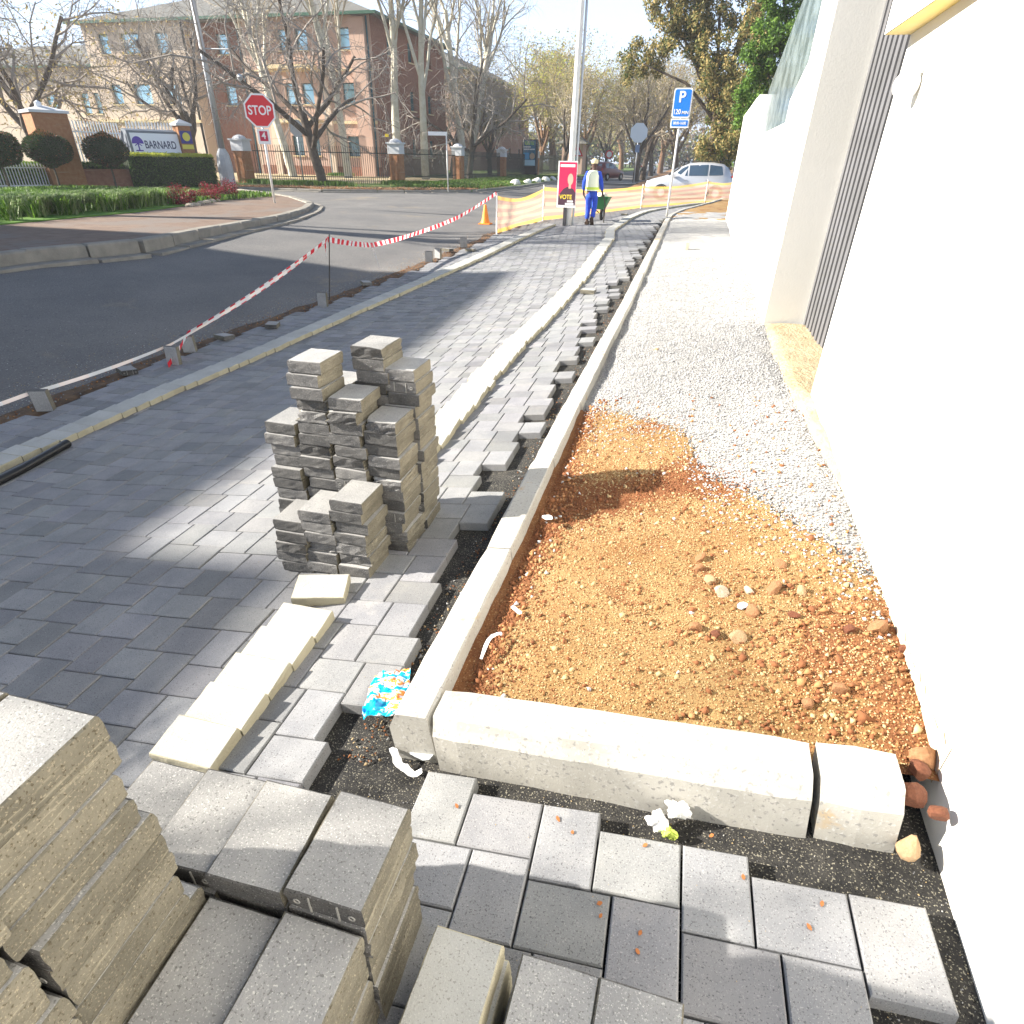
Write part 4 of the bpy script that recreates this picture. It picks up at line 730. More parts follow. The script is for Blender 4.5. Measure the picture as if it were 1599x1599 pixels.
# rust-orange shrubs above the fence
def bush(x,y,z,r0,n,mi,pr,lab,sd,size=.1,sq=(1,1,.7),cat='bush',grp=None,name='bush'):
    o=empty(name,(x,y,z),label=lab,cat=cat,group=grp); r=np.random.default_rng(sd); C=r.normal(size=(14,3))*r0*.45*np.array(sq); C[:,2]=np.abs(C[:,2])
    leafcloud('foliage',clumps(n,C,r0*.42,0,r),np.full(n,size),[lg[k] for k in mi],r.choice(len(mi),n,p=pr),parent=o,seed=sd); q=MB()
    for c in C: q.tube([(0,0,-z+.02),(c[0]*.5,c[1]*.5,c[2]*.4),tuple(c)],[.03,.02,.01],4,cap=False)
    q.build('stems',barkd,o)
bush(-31,31.5,2.1,1.5,4500,[7,4,3],[.45,.35,.2],'rust-tipped shrub behind the white palisade',1,.13); bush(-33.2,25,1.7,1.3,3500,[7,4,5],[.45,.35,.2],'rust and yellow shrub left of the big pillar',2,.13)
for (x,y,l,sd) in ((-16.75,19.6,'nearest dark red border shrub by the sidewalk',4),(-17.0,20.9,'second dark red border shrub by the sidewalk',5),(-17.3,22.2,'third dark red border shrub, brighter, near the lamp base',6),(-17.8,23.4,'farthest bright red border shrub near the lamp base',7)):
    bush(x,y,.12,.62,3600,[6,2],[.8,.2],l,sd,.07,(1.1,1.1,.6),'shrub','dark red border shrubs','red_shrub')
# strappy border grass and lawn
lawn=mat('lawn',(.07,.16,.02),.9,(.12,.24,.03),2,6,.8,60)
mb=MB(); mb.prism([(-15.2,8),(-15.25,12),(-15.3,16),(-16.3,20.5),(-17.8,24.5),(-24,30),(-27.5,24.5),(-31,15),(-31,8)][::1],.09,.125); mb.build('planted_lawn',lawn,kind='structure')
def blades(name,n,fx,mats,pr,h,lab,sd,wd=.02,cat='border grass',bend=.6):
    r=np.random.default_rng(sd); B0=fx(r,n); a=r.uniform(0,6.28,n); hh=h*r.uniform(.6,1.15,n); d=np.stack([np.cos(a),np.sin(a)],-1); s=np.stack([-np.sin(a),np.cos(a)],-1)*wd/2; k=bend*hh
    P0=np.concatenate([B0[:,:2]-s,B0[:,2:]],1);P1=np.concatenate([B0[:,:2]+s,B0[:,2:]],1)
    P2=np.concatenate([B0[:,:2]+s*.9+d*(k*.35)[:,None],(B0[:,2]+hh*.75)[:,None]],1);P3=np.concatenate([B0[:,:2]-s*.9+d*(k*.35)[:,None],(B0[:,2]+hh*.75)[:,None]],1)
    P4=np.concatenate([B0[:,:2]+s*.2+d*k[:,None],(B0[:,2]+hh*.82)[:,None]],1);P5=np.concatenate([B0[:,:2]-s*.2+d*k[:,None],(B0[:,2]+hh*.82)[:,None]],1)
    V=np.stack([P0,P1,P2,P3,P4,P5],1).reshape(-1,3); o=6*np.arange(n)[:,None]; F=np.concatenate([o+np.array([0,1,2,3]),o+np.array([3,2,4,5])],0)
    mi=r.choice(len(mats),n,p=pr); return raw(name,V,F,mats,np.concatenate([mi,mi]),label=lab,cat=cat,kind='stuff')
def fborder(r,n):
    cy=r.uniform(8,19.5,115); cx=np.interp(cy,[8,16,19.5],[-15.6,-15.7,-16.4])-r.uniform(0,2.3,115); i=r.integers(0,115,n); return np.stack([cx[i]+r.normal(0,.09,n),cy[i]+r.normal(0,.09,n),np.full(n,.12)],-1)
blades('border_grass',10500,fborder,[lg[0],mat('blade_pale',(.22,.27,.12),.7),lg[1]],[.3,.45,.25],.52,'strappy green and pale border grass along the left sidewalk',9,.022,bend=.95)
blades('lawn_grass',26000,lambda r,n:np.stack([r.uniform(-27,-16.5,n),r.uniform(11,25,n),np.full(n,.12)],-1),[lg[1],lg[0]],[.6,.4],.22,'bright lawn grass behind the border grass',10,.035,'lawn')
N=6000; yy=1+17*rng.random(N); xx=edgex(yy)-.2-np.abs(rng.normal(0,.35,N)); scatter('road_grit',np.stack([xx,yy,zg(xx,yy)-.033],-1),rng.uniform(.003,.008,N),[o1,o2,g2],67,'sand and grit tracked onto the road beside the works','grit',.5,mi=rng.choice(3,N,p=[.4,.2,.4]))
N=5000; yy=.3+rng.random(N)**1.6*12; xx=rng.uniform(-4.4,.7,N); k=(xx<kerb_x(yy)-.1)|(yy<1.1); xx,yy=xx[k],yy[k]
scatter('paving_grit',np.stack([xx,yy,zg(xx,yy)+.001],-1),rng.uniform(.0008,.0024,len(xx)),[g2,o1,g3],66,'stray grit and sand grains left on the new paving','grit',.6,mi=rng.choice(3,len(xx),p=[.5,.25,.25]))
blades('verge_grass',26000,lambda r,n:(lambda x,y:np.stack([x,y,np.full(n,.08)],-1))(r.uniform(-17.4,-11.6,n),r.uniform(38,74,n)),[lg[1],lg[0],lg[3]],[.45,.4,.15],.16,'short grass on the far verge before the dark fence',11,.06,'verge grass')
def tuft(r,n):
    c=np.array([(-21.6,36.2),(-20.3,36.6),(-22.4,35.6),(-25,36.5),(-18,40.4),(-16.5,41),(-30,55)]); i=r.integers(0,7,n); return np.stack([c[i,0]+r.normal(0,.5,n),c[i,1]+r.normal(0,.25,n),np.full(n,.08)],-1)
blades('kerb_tufts',5000,tuft,[lg[1],lg[0]],[.6,.4],.3,'green tufts round the foot of the dark forked tree',12,.04,'grass tufts')
N=9000; xx=rng.uniform(-24,-11.8,N); yy=np.interp(xx,[-24,-18.4,-14.4,-11.8],[32.2,32.5,34.5,36.9])+np.abs(rng.normal(0,1.0,N)); scatter('fallen_leaves',np.stack([xx,yy,np.full(N,.10)],-1),rng.uniform(.03,.07,N),[leafm[0],leafm[1],o2],15,'brown fallen leaves along the far kerb','fallen leaves',.35,mi=rng.choice(3,N,p=[.4,.35,.25]))
wstone=mat('white_painted_stone',(.70,.69,.64),.9)
for k in range(8):
    y=46+k*3.4; me=rockmesh(70+k%3); me.materials.append(wstone); o=obj('kerb_stone',me,None,(-11.6-.0*k,y,.14),(0,0,k),f"{nth(k)} white painted stone along the far kerb, counting from the near end",'painted stone','white stones along the far kerb'); o.scale=(.42,.42,.30)
for k in range(9):
    x=-15.6-.22*k*1.0; y=18.6+.55*k; me=rocks[k%6].copy(); me.materials.clear(); me.materials.append(rm[3]); o=obj('edging_stone',me,None,(x,y,.12),(0,0,k),f"{nth(k)} pale edging stone in front of the red shrubs",'edging stone','edging stones before the red shrubs'); o.scale=(.16,.16,.09)
# ================= poles and signs =================
galv=mat('galvanised_steel',(.42,.44,.46),.45,metal=.6); galw=mat('weathered_pole',(.62,.61,.57),.7,(.70,.69,.65),3); conc=mat('old_concrete',(.38,.40,.42),.95,(.46,.48,.49),5,5,.5,20)
lp=empty('lamp_post',(-24.95,33.17,.1),label='tall galvanised lamp post with a flared concrete foot beside the hedge',cat='lamp post')
q=MB(); q.tube([(0,0,1.6),(0,0,5.5),(0,0,10.2),(.5,0,10.8),(1.6,0,11.0)],[.17,.14,.11,.07,.05],12); q.build('pole',galv,lp,smooth=True); q=MB(); q.lathe([(.40,-.2),(.39,1.0),(.33,1.45),(.20,1.72),(.16,1.75)],8); q.build('foot',conc,lp)
q=MB(); q.tube([(.1,0,6.1),(1.6,0,6.05)],.035,6); q.lathe([(0,-.1),(.16,-.02),(.16,.03),(0,.09)],12,0,Matrix.Translation((1.9,0,4.9))@Matrix.Rotation(R(90),4,'X')); q.build('side_arm',galv,lp); q=MB(); q.box((1.9,0,11.0),(.7,.25,.12)); q.build('lamp_head',galv,lp)
pc=empty('street_pole',(-3.43,20.3,zf(-3.43,20.3)),label='tall pale street pole carrying an election poster at the far end of the paving',cat='pole')
q=MB(); q.tube([(0,0,-.1),(0,0,.5),(0.02,0,5),(0.04,0,11)],[.10,.095,.08,.06],14); q.build('pole',galw,pc,smooth=True); q=MB(); q.tube([(.14,.05,.0),(.16,.05,6.5)],.035,8); q.build('cable_pipe',galv,pc); q=MB(); q.box((-.1,-.10,.25),(.09,.10,.5)); q.build('base_shade_strip',mat('pole_base_shade',(.06,.06,.065),.5),pc)  # dark strip at the pole base stands for its shaded side
red=mat('sign_red',(.62,.02,.03),.45); wht=mat('sign_white',(.78,.78,.76),.45); blu=mat('sign_blue',(.01,.17,.62),.4)
po=empty('election_poster',(-3.50,20.14,zf(-3.43,20.3)+.50),R(-3),label='crimson election poster reading VOTE with a dark-jacketed portrait, tied to the pole',cat='poster')
q=MB(); q.box((0,0,.61),(.58,.012,1.22)); q.build('board',wht,po); q=MB(); q.box((.01,-.009,.63),(.52,.004,1.12)); q.build('print',mat('poster_crimson',(.60,.02,.09),.6),po)
q=MB(); q.add([(-.24,-.0125,.30),(.27,-.0125,.30),(.27,-.0125,.40),(.20,-.0125,.50),(.02,-.0125,.56),(-.1,-.0125,.5),(-.22,-.0125,.36)],[tuple(range(7))]); q.box((.01,-.0125,.19),(.52,.002,.24)); q.build('jacket_print',mat('poster_dark',(.07,.03,.05),.6),po)
q=MB(); q.add([(.10+.085*math.cos(a),-.0135,.75+.15*math.sin(a)) for a in np.linspace(0,6.28,18)[:-1]],[tuple(range(17))]); q.box((.09,-.0135,.57),(.07,.002,.12)); q.build('portrait_print',mat('poster_skin',(.70,.42,.32),.6),po)
text('VOTE',.165,mat('poster_yellow',(.80,.62,.06),.5),po,(-.02,-.0145,.28),sx=.92); q=MB(); q.box((.0,-.0145,1.10),(.44,.002,.07)); q.box((.12,-.0145,.17),(.18,.002,.05)); q.box((.10,-.0145,.10),(.26,.002,.05)); q.build('caption_strips',wht,po)
def octa(r,y=0): return [(r*math.cos(R(22.5+45*k)),y,r*math.sin(R(22.5+45*k))) for k in range(8)]
def signpole(name,x,y,h,rz,lab,cat,r=.035,z=None,m=galw,lean=0):
    o=empty(name,(x,y,zf(x,y)+.1 if z is None else z),rz,label=lab,cat=cat); q=MB(); q.tube([(0,0,-.2),(lean,0,h)],r,10); q.build('pole',m,o,smooth=True); return o
def flat(par,name,pts,m,th=.006):
    q=MB(); n=len(pts); V=pts+[(x,y+th,z) for x,y,z in pts]; q.add(V,[tuple(range(n)),tuple(range(2*n-1,n-1,-1))]+[(i,n+i,n+(i+1)%n,(i+1)%n) for i in range(n)]); return q.build(name,m,par)
az=math.atan2(-14.33,21.41)
st_=signpole('stop_sign',-14.33,21.41,3.15,R(28),'red octagonal STOP sign with a small 4 plate on the left corner','sign',.04,.05)
f=flat(st_,'sign_plate',[(x,-.05,z+2.82) for x,_,z in octa(.52)],wht); f2=flat(f,'red_face',[(x,-.056,z+2.82) for x,_,z in octa(.465)],red,.004); text('STOP',.37,wht,f,(0,-.060,2.82),sx=.84)
f=flat(st_,'plate_four',[(-.2,-.05,1.86),(.2,-.05,1.86),(.2,-.05,2.30),(-.2,-.05,2.30)],wht); flat(f,'red_panel',[(-.13,-.056,1.95),(.13,-.056,1.95),(.13,-.056,2.24),(-.13,-.056,2.24)],mat('plate_crimson',(.48,.02,.06),.5),.004); text('4',.27,wht,f,(0,-.060,2.10))
b_=signpole('stop_sign',-23.4,38.4,3.3,R(60),'grey back of a stop sign beside the dark forked tree','sign',.04,.1,galv); flat(b_,'sign_plate',[(x,-.05,z+2.9) for x,_,z in octa(.48)],galv)
b_=signpole('stop_sign',-4.6,60,3.7,R(10),'pale back of an octagonal sign on the right verge','sign',.05,.08,galv); flat(b_,'sign_plate',[(x,-.06,z+3.6) for x,_,z in octa(.75)],mat('pale_sign_back',(.45,.53,.60),.5)); flat(b_,'lower_plate',[(-.18,-.06,2.2),(.18,-.06,2.2),(.18,-.06,2.75),(-.18,-.06,2.75)],mat('steel_blue',(.15,.22,.35),.5))
s_=signpole('street_name_sign',-12.64,35.1,2.62,R(15),'white street name board on a thin pole at the far kerb','sign',.035,.08); q=MB(); q.box((-.45,0,2.62),(1.0,.03,.17)); q.build('name_board',wht,s_)
s_=signpole('parking_sign',-.58,23.9,3.4,0,'blue parking sign reading P 120 MIN on a white pole by the kerb','sign',.036,zf(-.58,23.9)-.03,galw,.02)
def rr(x0,z0,x1,z1,y,r=.05):
    out=[]
    for cx,cz,a0 in ((x1-r,z0+r,-90),(x1-r,z1-r,0),(x0+r,z1-r,90),(x0+r,z0+r,180)):
        for k in range(4): a=R(a0+30*k); out.append((cx+r*math.cos(a),y,cz+r*math.sin(a)))
    return out
f=flat(s_,'sign_plate',rr(-.27,2.90,.31,3.70,-.045,.07),wht); flat(f,'blue_face',rr(-.235,2.94,.275,3.665,-.051,.06),blu,.004); text('P',.42,wht,f,(.0,-.055,3.45),sx=1.0); text('120',.19,wht,f,(-.11,-.055,3.06),sx=.85); text('MIN',.12,wht,f,(.15,-.055,3.04))
f=flat(s_,'time_plate',rr(-.27,2.63,.31,2.88,-.045,.02),wht); flat(f,'blue_strip',rr(-.235,2.67,.275,2.84,-.051,.02),blu,.004); text('08:00-16:00',.11,wht,f,(.02,-.055,2.755),sx=.78)
s_=signpole('warning_sign',-11.6,72,2.9,0,'red and white triangular warning sign behind the street pole','sign',.04,.08); flat(s_,'sign_plate',[(-.62,-.05,1.9),(.62,-.05,1.9),(0,-.05,3.0)],red); flat(s_,'white_face',[(-.40,-.056,2.02),(.40,-.056,2.02),(0,-.056,2.75)],wht,.004); flat(s_,'symbol',[(-.07,-.062,2.1),(.07,-.062,2.1),(.07,-.062,2.42),(-.07,-.062,2.42)],mat('sign_black',(.02,.02,.02),.5),.003)
s_=signpole('round_sign',-8.3,72,2.3,0,'small white round sign with a red rim beside the maroon car','sign',.05,.0); q=MB(); q.lathe([(0,0),(.38,0),(.38,.02),(0,.02)],20,0,Matrix.Translation((0,-.04,2.2))@Matrix.Rotation(R(90),4,'X')); q.build('sign_plate',red,s_); q=MB(); q.lathe([(0,0),(.27,0),(.27,.01),(0,.01)],20,0,Matrix.Translation((0,-.065,2.2))@Matrix.Rotation(R(90),4,'X')); q.build('white_disc',wht,s_)
# advertising kiosk
k_=empty('advertising_kiosk',(-17.0,73.5,.08),R(-10),label='black upright advertising kiosk with a lit blue poster before the dark fence',cat='advertising board')
q=MB(); q.cham((0,0,1.7),(1.75,.35,3.4),.05); q.build('casing',mat('kiosk_black',(.012,.014,.02),.4),k_); q=MB(); q.box((0,-.19,2.12),(1.42,.03,2.35)); pf=q.build('poster',mat('poster_teal',(.01,.14,.24),.4),k_)
q=MB(); q.box((0,-.21,1.24),(1.38,.01,.52)); q.build('pale_panel',mat('poster_pale',(.45,.68,.78),.5),pf); q=MB(); q.box((-.33,-.21,1.86),(.65,.01,.62)); q.build('blue_panel',mat('poster_blue',(.03,.32,.60),.5),pf); q=MB(); q.lathe([(0,0),(.30,0),(.30,.01),(0,.01)],14,0,Matrix.Translation((.36,-.205,1.85))@Matrix.Rotation(R(90),4,'X')); q.build('portrait_print',mat('poster_sand',(.50,.38,.25),.5),pf)
text('BESTE',.40,mat('poster_lime',(.42,.75,.10),.5),pf,(-.0,-.215,3.02),sx=1.0); q=MB(); q.box((-.25,-.21,2.70),(.8,.01,.12)); q.box((0,-.21,2.48),(1.25,.01,.12)); q.build('caption_strips',wht,pf)
# site board on the right
s_=empty('site_board',(3.3,57,0),label='large white board with two pale blue stripes behind the silver car',cat='board'); q=MB(); q.box((0,0,3.7),(3.6,.12,3.75)); q.build('panel',wht,s_)
q=MB(); q.box((-.75,-.07,2.48),(1.0,.02,.22)); q.box((-.80,-.07,2.08),(1.0,.02,.22)); q.build('blue_stripes',mat('pale_violet_blue',(.20,.24,.60),.5),s_)
for x in (-1.7,0,1.7): q=MB(); q.box((x,.02,.95),(.1,.1,1.9)); q.build('post',galv,s_)
# ================= cars =================
def car(name,loc,rz,paint,lab,sc=1,cat='car'):
    o=empty(name,loc,rz,label=lab,cat=cat); o.scale=(sc,)*3
    # side profile, nose at -x. stations: x, bottom z, belt z, roof z, belt half width, roof half width
    S=[(-2.15,.42,.62,.62,.55,.55),(-2.08,.26,.72,.74,.72,.70),(-1.85,.22,.84,.86,.80,.74),(-1.35,.20,.93,.98,.85,.74),(-.95,.20,.97,1.10,.86,.70),(-.45,.20,.99,1.42,.87,.64),(0,.20,1.0,1.60,.87,.62),(.5,.20,1.01,1.66,.87,.62),(1.1,.20,1.02,1.66,.87,.62),(1.6,.22,1.02,1.60,.86,.60),(1.9,.26,1.02,1.40,.83,.58),(2.08,.32,1.0,1.08,.78,.62),(2.15,.45,.80,.82,.70,.60)]
    vs=[];fs=[]
    for x,zb,zl,zr,wb,wr in S: vs+=[(x,-wb*.96,zb),(x,-wb*1.01,(zb+zl)/2),(x,-wb,zl),(x,-wr,zr-.05),(x,-wr*.7,zr),(x,wr*.7,zr),(x,wr,zr-.05),(x,wb,zl),(x,wb*1.01,(zb+zl)/2),(x,wb*.96,zb)]
    for i in range(len(S)-1):
        for k in range(10): j=(k+1)%10; fs.append((i*10+k,(i+1)*10+k,(i+1)*10+j,i*10+j))
    fs.append(tuple(range(9,-1,-1))[::-1]); fs.append(tuple((len(S)-1)*10+k for k in range(10))[::-1])
    me=MB(); me.add(vs,fs); me.build('body',paint,o,smooth=True)
    gl=mat('car_glass',(.04,.07,.11),.05,spec=1); tyre=mat('tyre',(.02,.02,.02),.9); rim=mat('alloy_rim',(.50,.50,.52),.35,metal=.7)
    def win(pts,side):
        q=MB(); P=[]
        for x,z in pts:
            zl=np.interp(x,[a[0] for a in S],[a[2] for a in S]); zr=np.interp(x,[a[0] for a in S],[a[3] for a in S])-.05; wb=np.interp(x,[a[0] for a in S],[a[4] for a in S]); wr=np.interp(x,[a[0] for a in S],[a[5] for a in S]); t=min(max((z-zl)/max(zr-zl,.01),0),1); P.append((x,side*(wb+(wr-wb)*t+.012),z))
        q.add(P,[tuple(range(len(P))) if side<0 else tuple(range(len(P)-1,-1,-1))]); q.build('side_window',gl,o)
    for s in (-1,1):
        win([(-.80,1.05),(-.12,1.06),(-.12,1.50),(-.38,1.40)],s); win([(-.05,1.06),(.85,1.08),(.85,1.56),(-.05,1.52)],s); win([(.93,1.09),(1.62,1.12),(1.50,1.50),(.93,1.56)],s)
    q=MB(); q.add([(-1.02,-.62,1.03),(-1.02,.62,1.03),(-.48,.52,1.42),(-.48,-.52,1.42)],[(0,3,2,1)],0,Matrix.Translation((-.03,0,.03))); q.build('windscreen',gl,o)
    q=MB(); q.add([(2.0,-.5,1.1),(2.0,.5,1.1),(1.86,.48,1.45),(1.86,-.48,1.45)],[(0,1,2,3)],0,Matrix.Translation((.03,0,.02))); q.build('rear_window',gl,o)
    for s in (-1,1):
        for x in (-1.35,1.35):
            Mw=Matrix.Translation((x,s*.84,.31))@Matrix.Rotation(R(90),4,'X'); q=MB(); q.lathe([(.18,-.1),(.30,-.1),(.315,-.06),(.315,.06),(.30,.1),(.18,.1)],20,0,Mw); wl=q.build('wheel',tyre,o,smooth=True); q=MB(); q.lathe([(0,-.09),(.19,-.085),(.20,.085),(0,.09)],14,0,Mw); q.build('rim',rim,wl)
            q=MB(); q.lathe([(.33,-.02),(.37,-.02),(.37,.02),(.33,.02)],24,0,Matrix.Translation((x,s*.865,.31))@Matrix.Rotation(R(90),4,'X')); q.build('wheel_arch',mat('arch_black',(.03,.03,.032),.8),o)
    for s in (-1,1): q=MB(); q.cham((-2.02,s*.58,.72),(.16,.28,.13),.03); q.build('headlight',mat('lamp_lens',(.7,.72,.75),.1),o); q=MB(); q.cham((2.08,s*.68,.95),(.1,.14,.3),.02); q.build('tail_light',mat('tail_red',(.45,.01,.01),.3),o); q=MB(); q.box((.6,s*.56,1.70),(1.9,.03,.03)); q.build('roof_rail',mat('arch_black',(.03,.03,.032),.8),o)
    for x in (-.3,.75): q=MB(); q.box((x+.1,-.885,.88),(.16,.02,.025)); q.build('door_handle',rim,o)
    q=MB(); q.box((-.78,-.95,1.06),(.14,.16,.12)); q.build('mirror',paint,o)
    return o
silver=mat('silver_paint',(.55,.56,.58),.3,metal=.35,spec=.8)
car('parked_car',(-.05,36.6,zf(0,36)-.03),R(4),silver,'silver people carrier with roof rails pulling out behind the barrier net',1.0)
car('parked_car',(-8.0,69,-.03),R(-115),mat('maroon_paint',(.14,.01,.02),.3,spec=.8),'dark maroon car parked down the road on the left',.95)
car('parked_car',(-6.9,118,-.03),R(-100),wht,'small white car far down the road',1.0)
# ================= barrier net, tape, cone =================
ny=mat('net_yellow',(.95,.76,.50),.7,alpha=.42,trl=.5); npk=mat('net_pink',(.93,.52,.38),.7,alpha=.42,trl=.5); nor=mat('net_edge',(.95,.60,.14),.7,alpha=.72,trl=.5)
net=empty('barrier_net',(0,0,0),label='orange and yellow banded barrier net strung across the end of the paving',cat='barrier net')
NP=[(-4.99,17.7,.92),(-4.57,21.9,.98),(-1.8,28.6,.80),(.81,31.4,.86),(2.4,33.2,.9)]; rows_=9; segs=14; V=[];F=[];mi=[]
k0=0
for (a,b) in zip(NP,NP[1:]):
    for i in range(segs+1):
        t=i/segs; x=a[0]+(b[0]-a[0])*t+.05*math.sin(t*9); y=a[1]+(b[1]-a[1])*t; h=(a[2]+(b[2]-a[2])*t)-.20*math.sin(math.pi*t)*(1 if a[1]<20 else .5); z0=zf(x,y)+.02
        for r0 in range(rows_+1): V.append((x+.03*math.sin(r0*1.7+i*.8),y+.03*math.sin(i*1.3+r0),z0+h*r0/rows_))
    for i in range(segs):
        for r0 in range(rows_): o_=k0+i*(rows_+1)+r0; F.append((o_,o_+rows_+1,o_+rows_+2,o_+1)); mi.append(2 if r0 in(0,rows_-1) else (1 if r0%2==(1 if a[1]<25 else 0) else 0))
    k0+=(segs+1)*(rows_+1)
raw('net_sheet',V,F,[ny,npk,nor],mi,parent=net)
for x,y,h in NP: q=MB(); q.tube([(x,y+.02,zf(x,y)-.05),(x,y+.02,zf(x,y)+h+.08)],.022,8); q.build('net_post',wht,net)
CS=.8
cn_=empty('traffic_cone',(-6.15,20.5,zf(-6.15,20.5)-.03),label='orange traffic cone on the road beside the barrier net',cat='traffic cone'); orm=mat('cone_orange',(.85,.27,.03),.5)
q=MB(); q.lathe([(.20,.03),(.14,.18),(.10,.4),(.055,.66),(.04,.70),(0,.70)],20); q.build('cone_body',orm,cn_,smooth=True); q=MB(); q.cham((0,0,.02),(.46,.46,.04),.01); q.build('base',orm,cn_); cn_.scale=(CS,)*3
rodm=mat('rebar',(.05,.045,.04),.7)
for (x,y,h,l) in ((-5.68,9.6,1.0,'thin dark steel rod holding up the barrier tape by the road'),):
    o=empty('steel_rod',(x,y,zf(x,y)),label=l,cat='steel rod'); q=MB(); q.tube([(0,0,-.1),(.16,0,h)],.009,6); q.build('rod',rodm,o)
tr=mat('tape_red',(.72,.03,.05),.5,trl=.4); tw=mat('tape_white',(.80,.79,.77),.5,trl=.4); tp=mat('tape_pale',(.80,.70,.66),.5)
def tape(name,pts,lab,w=.07,mats=(tr,tw),stripe=.11,sag=0,tw_=0.0):
    # dense resample
    P=[Vector(p) for p in pts]; out=[]
    for a,b in zip(P,P[1:]):
        n=max(2,int((b-a).length/.055))
        for i in range(n): t=i/n; v=a.lerp(b,t); v.z-=sag*4*t*(1-t)*(b-a).length/4; out.append(v)
    out.append(P[-1]); V=[];F=[];mi=[]; s=0
    for i,p in enumerate(out):
        d=(out[min(i+1,len(out)-1)]-out[max(i-1,0)]).normalized(); sd=Vector((0,0,1)); a=.35*math.sin(i*.11); side=(sd*math.cos(a)+d.cross(sd)*math.sin(a))*w/2; V+=[p-side,p+side]
        if i: s+=(p-out[i-1]).length; F.append((2*i-2,2*i,2*i+1,2*i-1)); mi.append(int(s/stripe)%2)
    m=MB(); m.v=[tuple(v) for v in V]; m.f=F; m.m=mi; m.t=[1.]*len(F); return m.build(name,list(mats),label=lab,cat='barrier tape')
zt=zf(-5.6,9.6)+.92
tape('barrier_tape',[(-5.63,5.75,zf(-5.6,5.8)+.02),(-5.80,6.36,zf(-5.8,6.3)+.235),(-5.56,9.58,zt)],'red and white striped tape rising from the upright bricks to the steel rod',.065,sag=.07)
tape('barrier_tape',[(-6.0,2.2,zf(-6,2.2)+.2),(-5.86,4.2,zf(-5.8,4.3)+.17),(-5.75,6.0,zf(-5.8,6)+.20),(-5.58,9.57,zt-.03)],'slack pale tape running low along the road edge past the upright bricks',.035,(tp,tw),.3,.06)
tape('barrier_tape',[(-5.56,9.6,zt),(-5.78,11.6,.12),(-5.72,13.6,.14),(-5.45,15.8,.33),(-4.99,17.68,zf(-5,17.7)+1.0)],'pale red and white tape sagging from the steel rod to the net',.085,(tr,tw),.10,.03,0)
tape('tape_end',[(-5.78,11.6,.12),(-5.72,11.62,-.1),(-5.66,11.6,-.30)],'short loose tape end hanging from the sagging tape',.05,(tp,tw),.2)
tape('tape_end',[(-5.56,9.57,zt),(-5.60,9.55,zt-.12),(-5.58,9.54,zt-.22)],'knotted tape end on top of the steel rod',.09,(tr,tw),.06)
# black pipe
bp=mat('black_pipe',(.012,.012,.013),.35); q=MB(); pp=[(-4.74,3.55,zf(-4.74,3.5)+.035),(-4.66,3.1,zf(-4.66,3.1)+.03),(-4.60,2.5,zf(-4.6,2.5)+.03),(-4.55,1.6,zf(-4.55,1.6)+.03)]
q.tube(pp,.034,14,cap=False); q.tube([Vector(p)+Vector((0,0,0)) for p in pp],.029,14,cap=False); q.tube([(-4.745,3.575,pp[0][2]),(-4.735,3.52,pp[0][2])],.036,14,cap=False); q.build('drain_pipe',bp,smooth=True,label='black plastic pipe lying along the straight cream row at the left',cat='pipe')
# ================= worker and wheelbarrow =================
def skinned(name,J,E,m,parent,root=0,sub=2,**kw):
    me=bpy.data.meshes.new(name); me.from_pydata([j[0] for j in J],E,[]); me.materials.append(m); o=obj(name,me,parent,**kw); o.modifiers.new('skin','SKIN'); sv=me.skin_vertices[0].data
    for i,j in enumerate(J): sv[i].radius=(j[1],j[2] if len(j)>2 else j[1]); sv[i].use_root=(i==root)
    s=o.modifiers.new('sub','SUBSURF'); s.levels=sub; s.render_levels=sub; return o
skinm=mat('dark_skin',(.09,.05,.035),.6); over=mat('blue_overall',(.015,.05,.42),.8,(.03,.09,.52),6); vest=mat('hi_vis_vest',(.88,.90,.66),.6); boot=mat('work_boot',(.05,.03,.02),.8); glove=mat('dark_glove',(.04,.035,.035),.8)
wk=empty('person',(-2.80,20.6,zf(-2.8,20.6)),R(-4),label='person in blue overalls, pale hi-vis vest and cap pushing a wheelbarrow away',cat='person')
J=[((0,0,.95),.13,.10),((0,.02,1.15),.13,.10),((0,.04,1.34),.15,.10),((0,.05,1.45),.07,.06),((0,.07,1.53),.06),((0,.09,1.60),.085,.095),((0,.09,1.68),.075,.085),((0,.09,1.73),.045),
 ((-.17,.03,1.38),.065),((-.25,.0,1.13),.045),((-.29,.13,.90),.033),((.17,.03,1.38),.065),((.25,.0,1.13),.045),((.29,.13,.90),.033),
 ((-.09,0,.86),.095),((-.10,.09,.50),.06),((-.10,.02,.11),.042),((-.10,.13,.05),.04),((.09,0,.86),.095),((.10,.02,.50),.06),((.10,-.22,.17),.042),((.10,-.15,.06),.04),((-.30,.18,.83),.038,.025),((.30,.18,.83),.038,.025)]
E=[(0,1),(1,2),(2,3),(3,4),(4,5),(5,6),(6,7),(2,8),(8,9),(9,10),(2,11),(11,12),(12,13),(0,14),(14,15),(15,16),(16,17),(0,18),(18,19),(19,20),(20,21),(10,22),(13,23)]
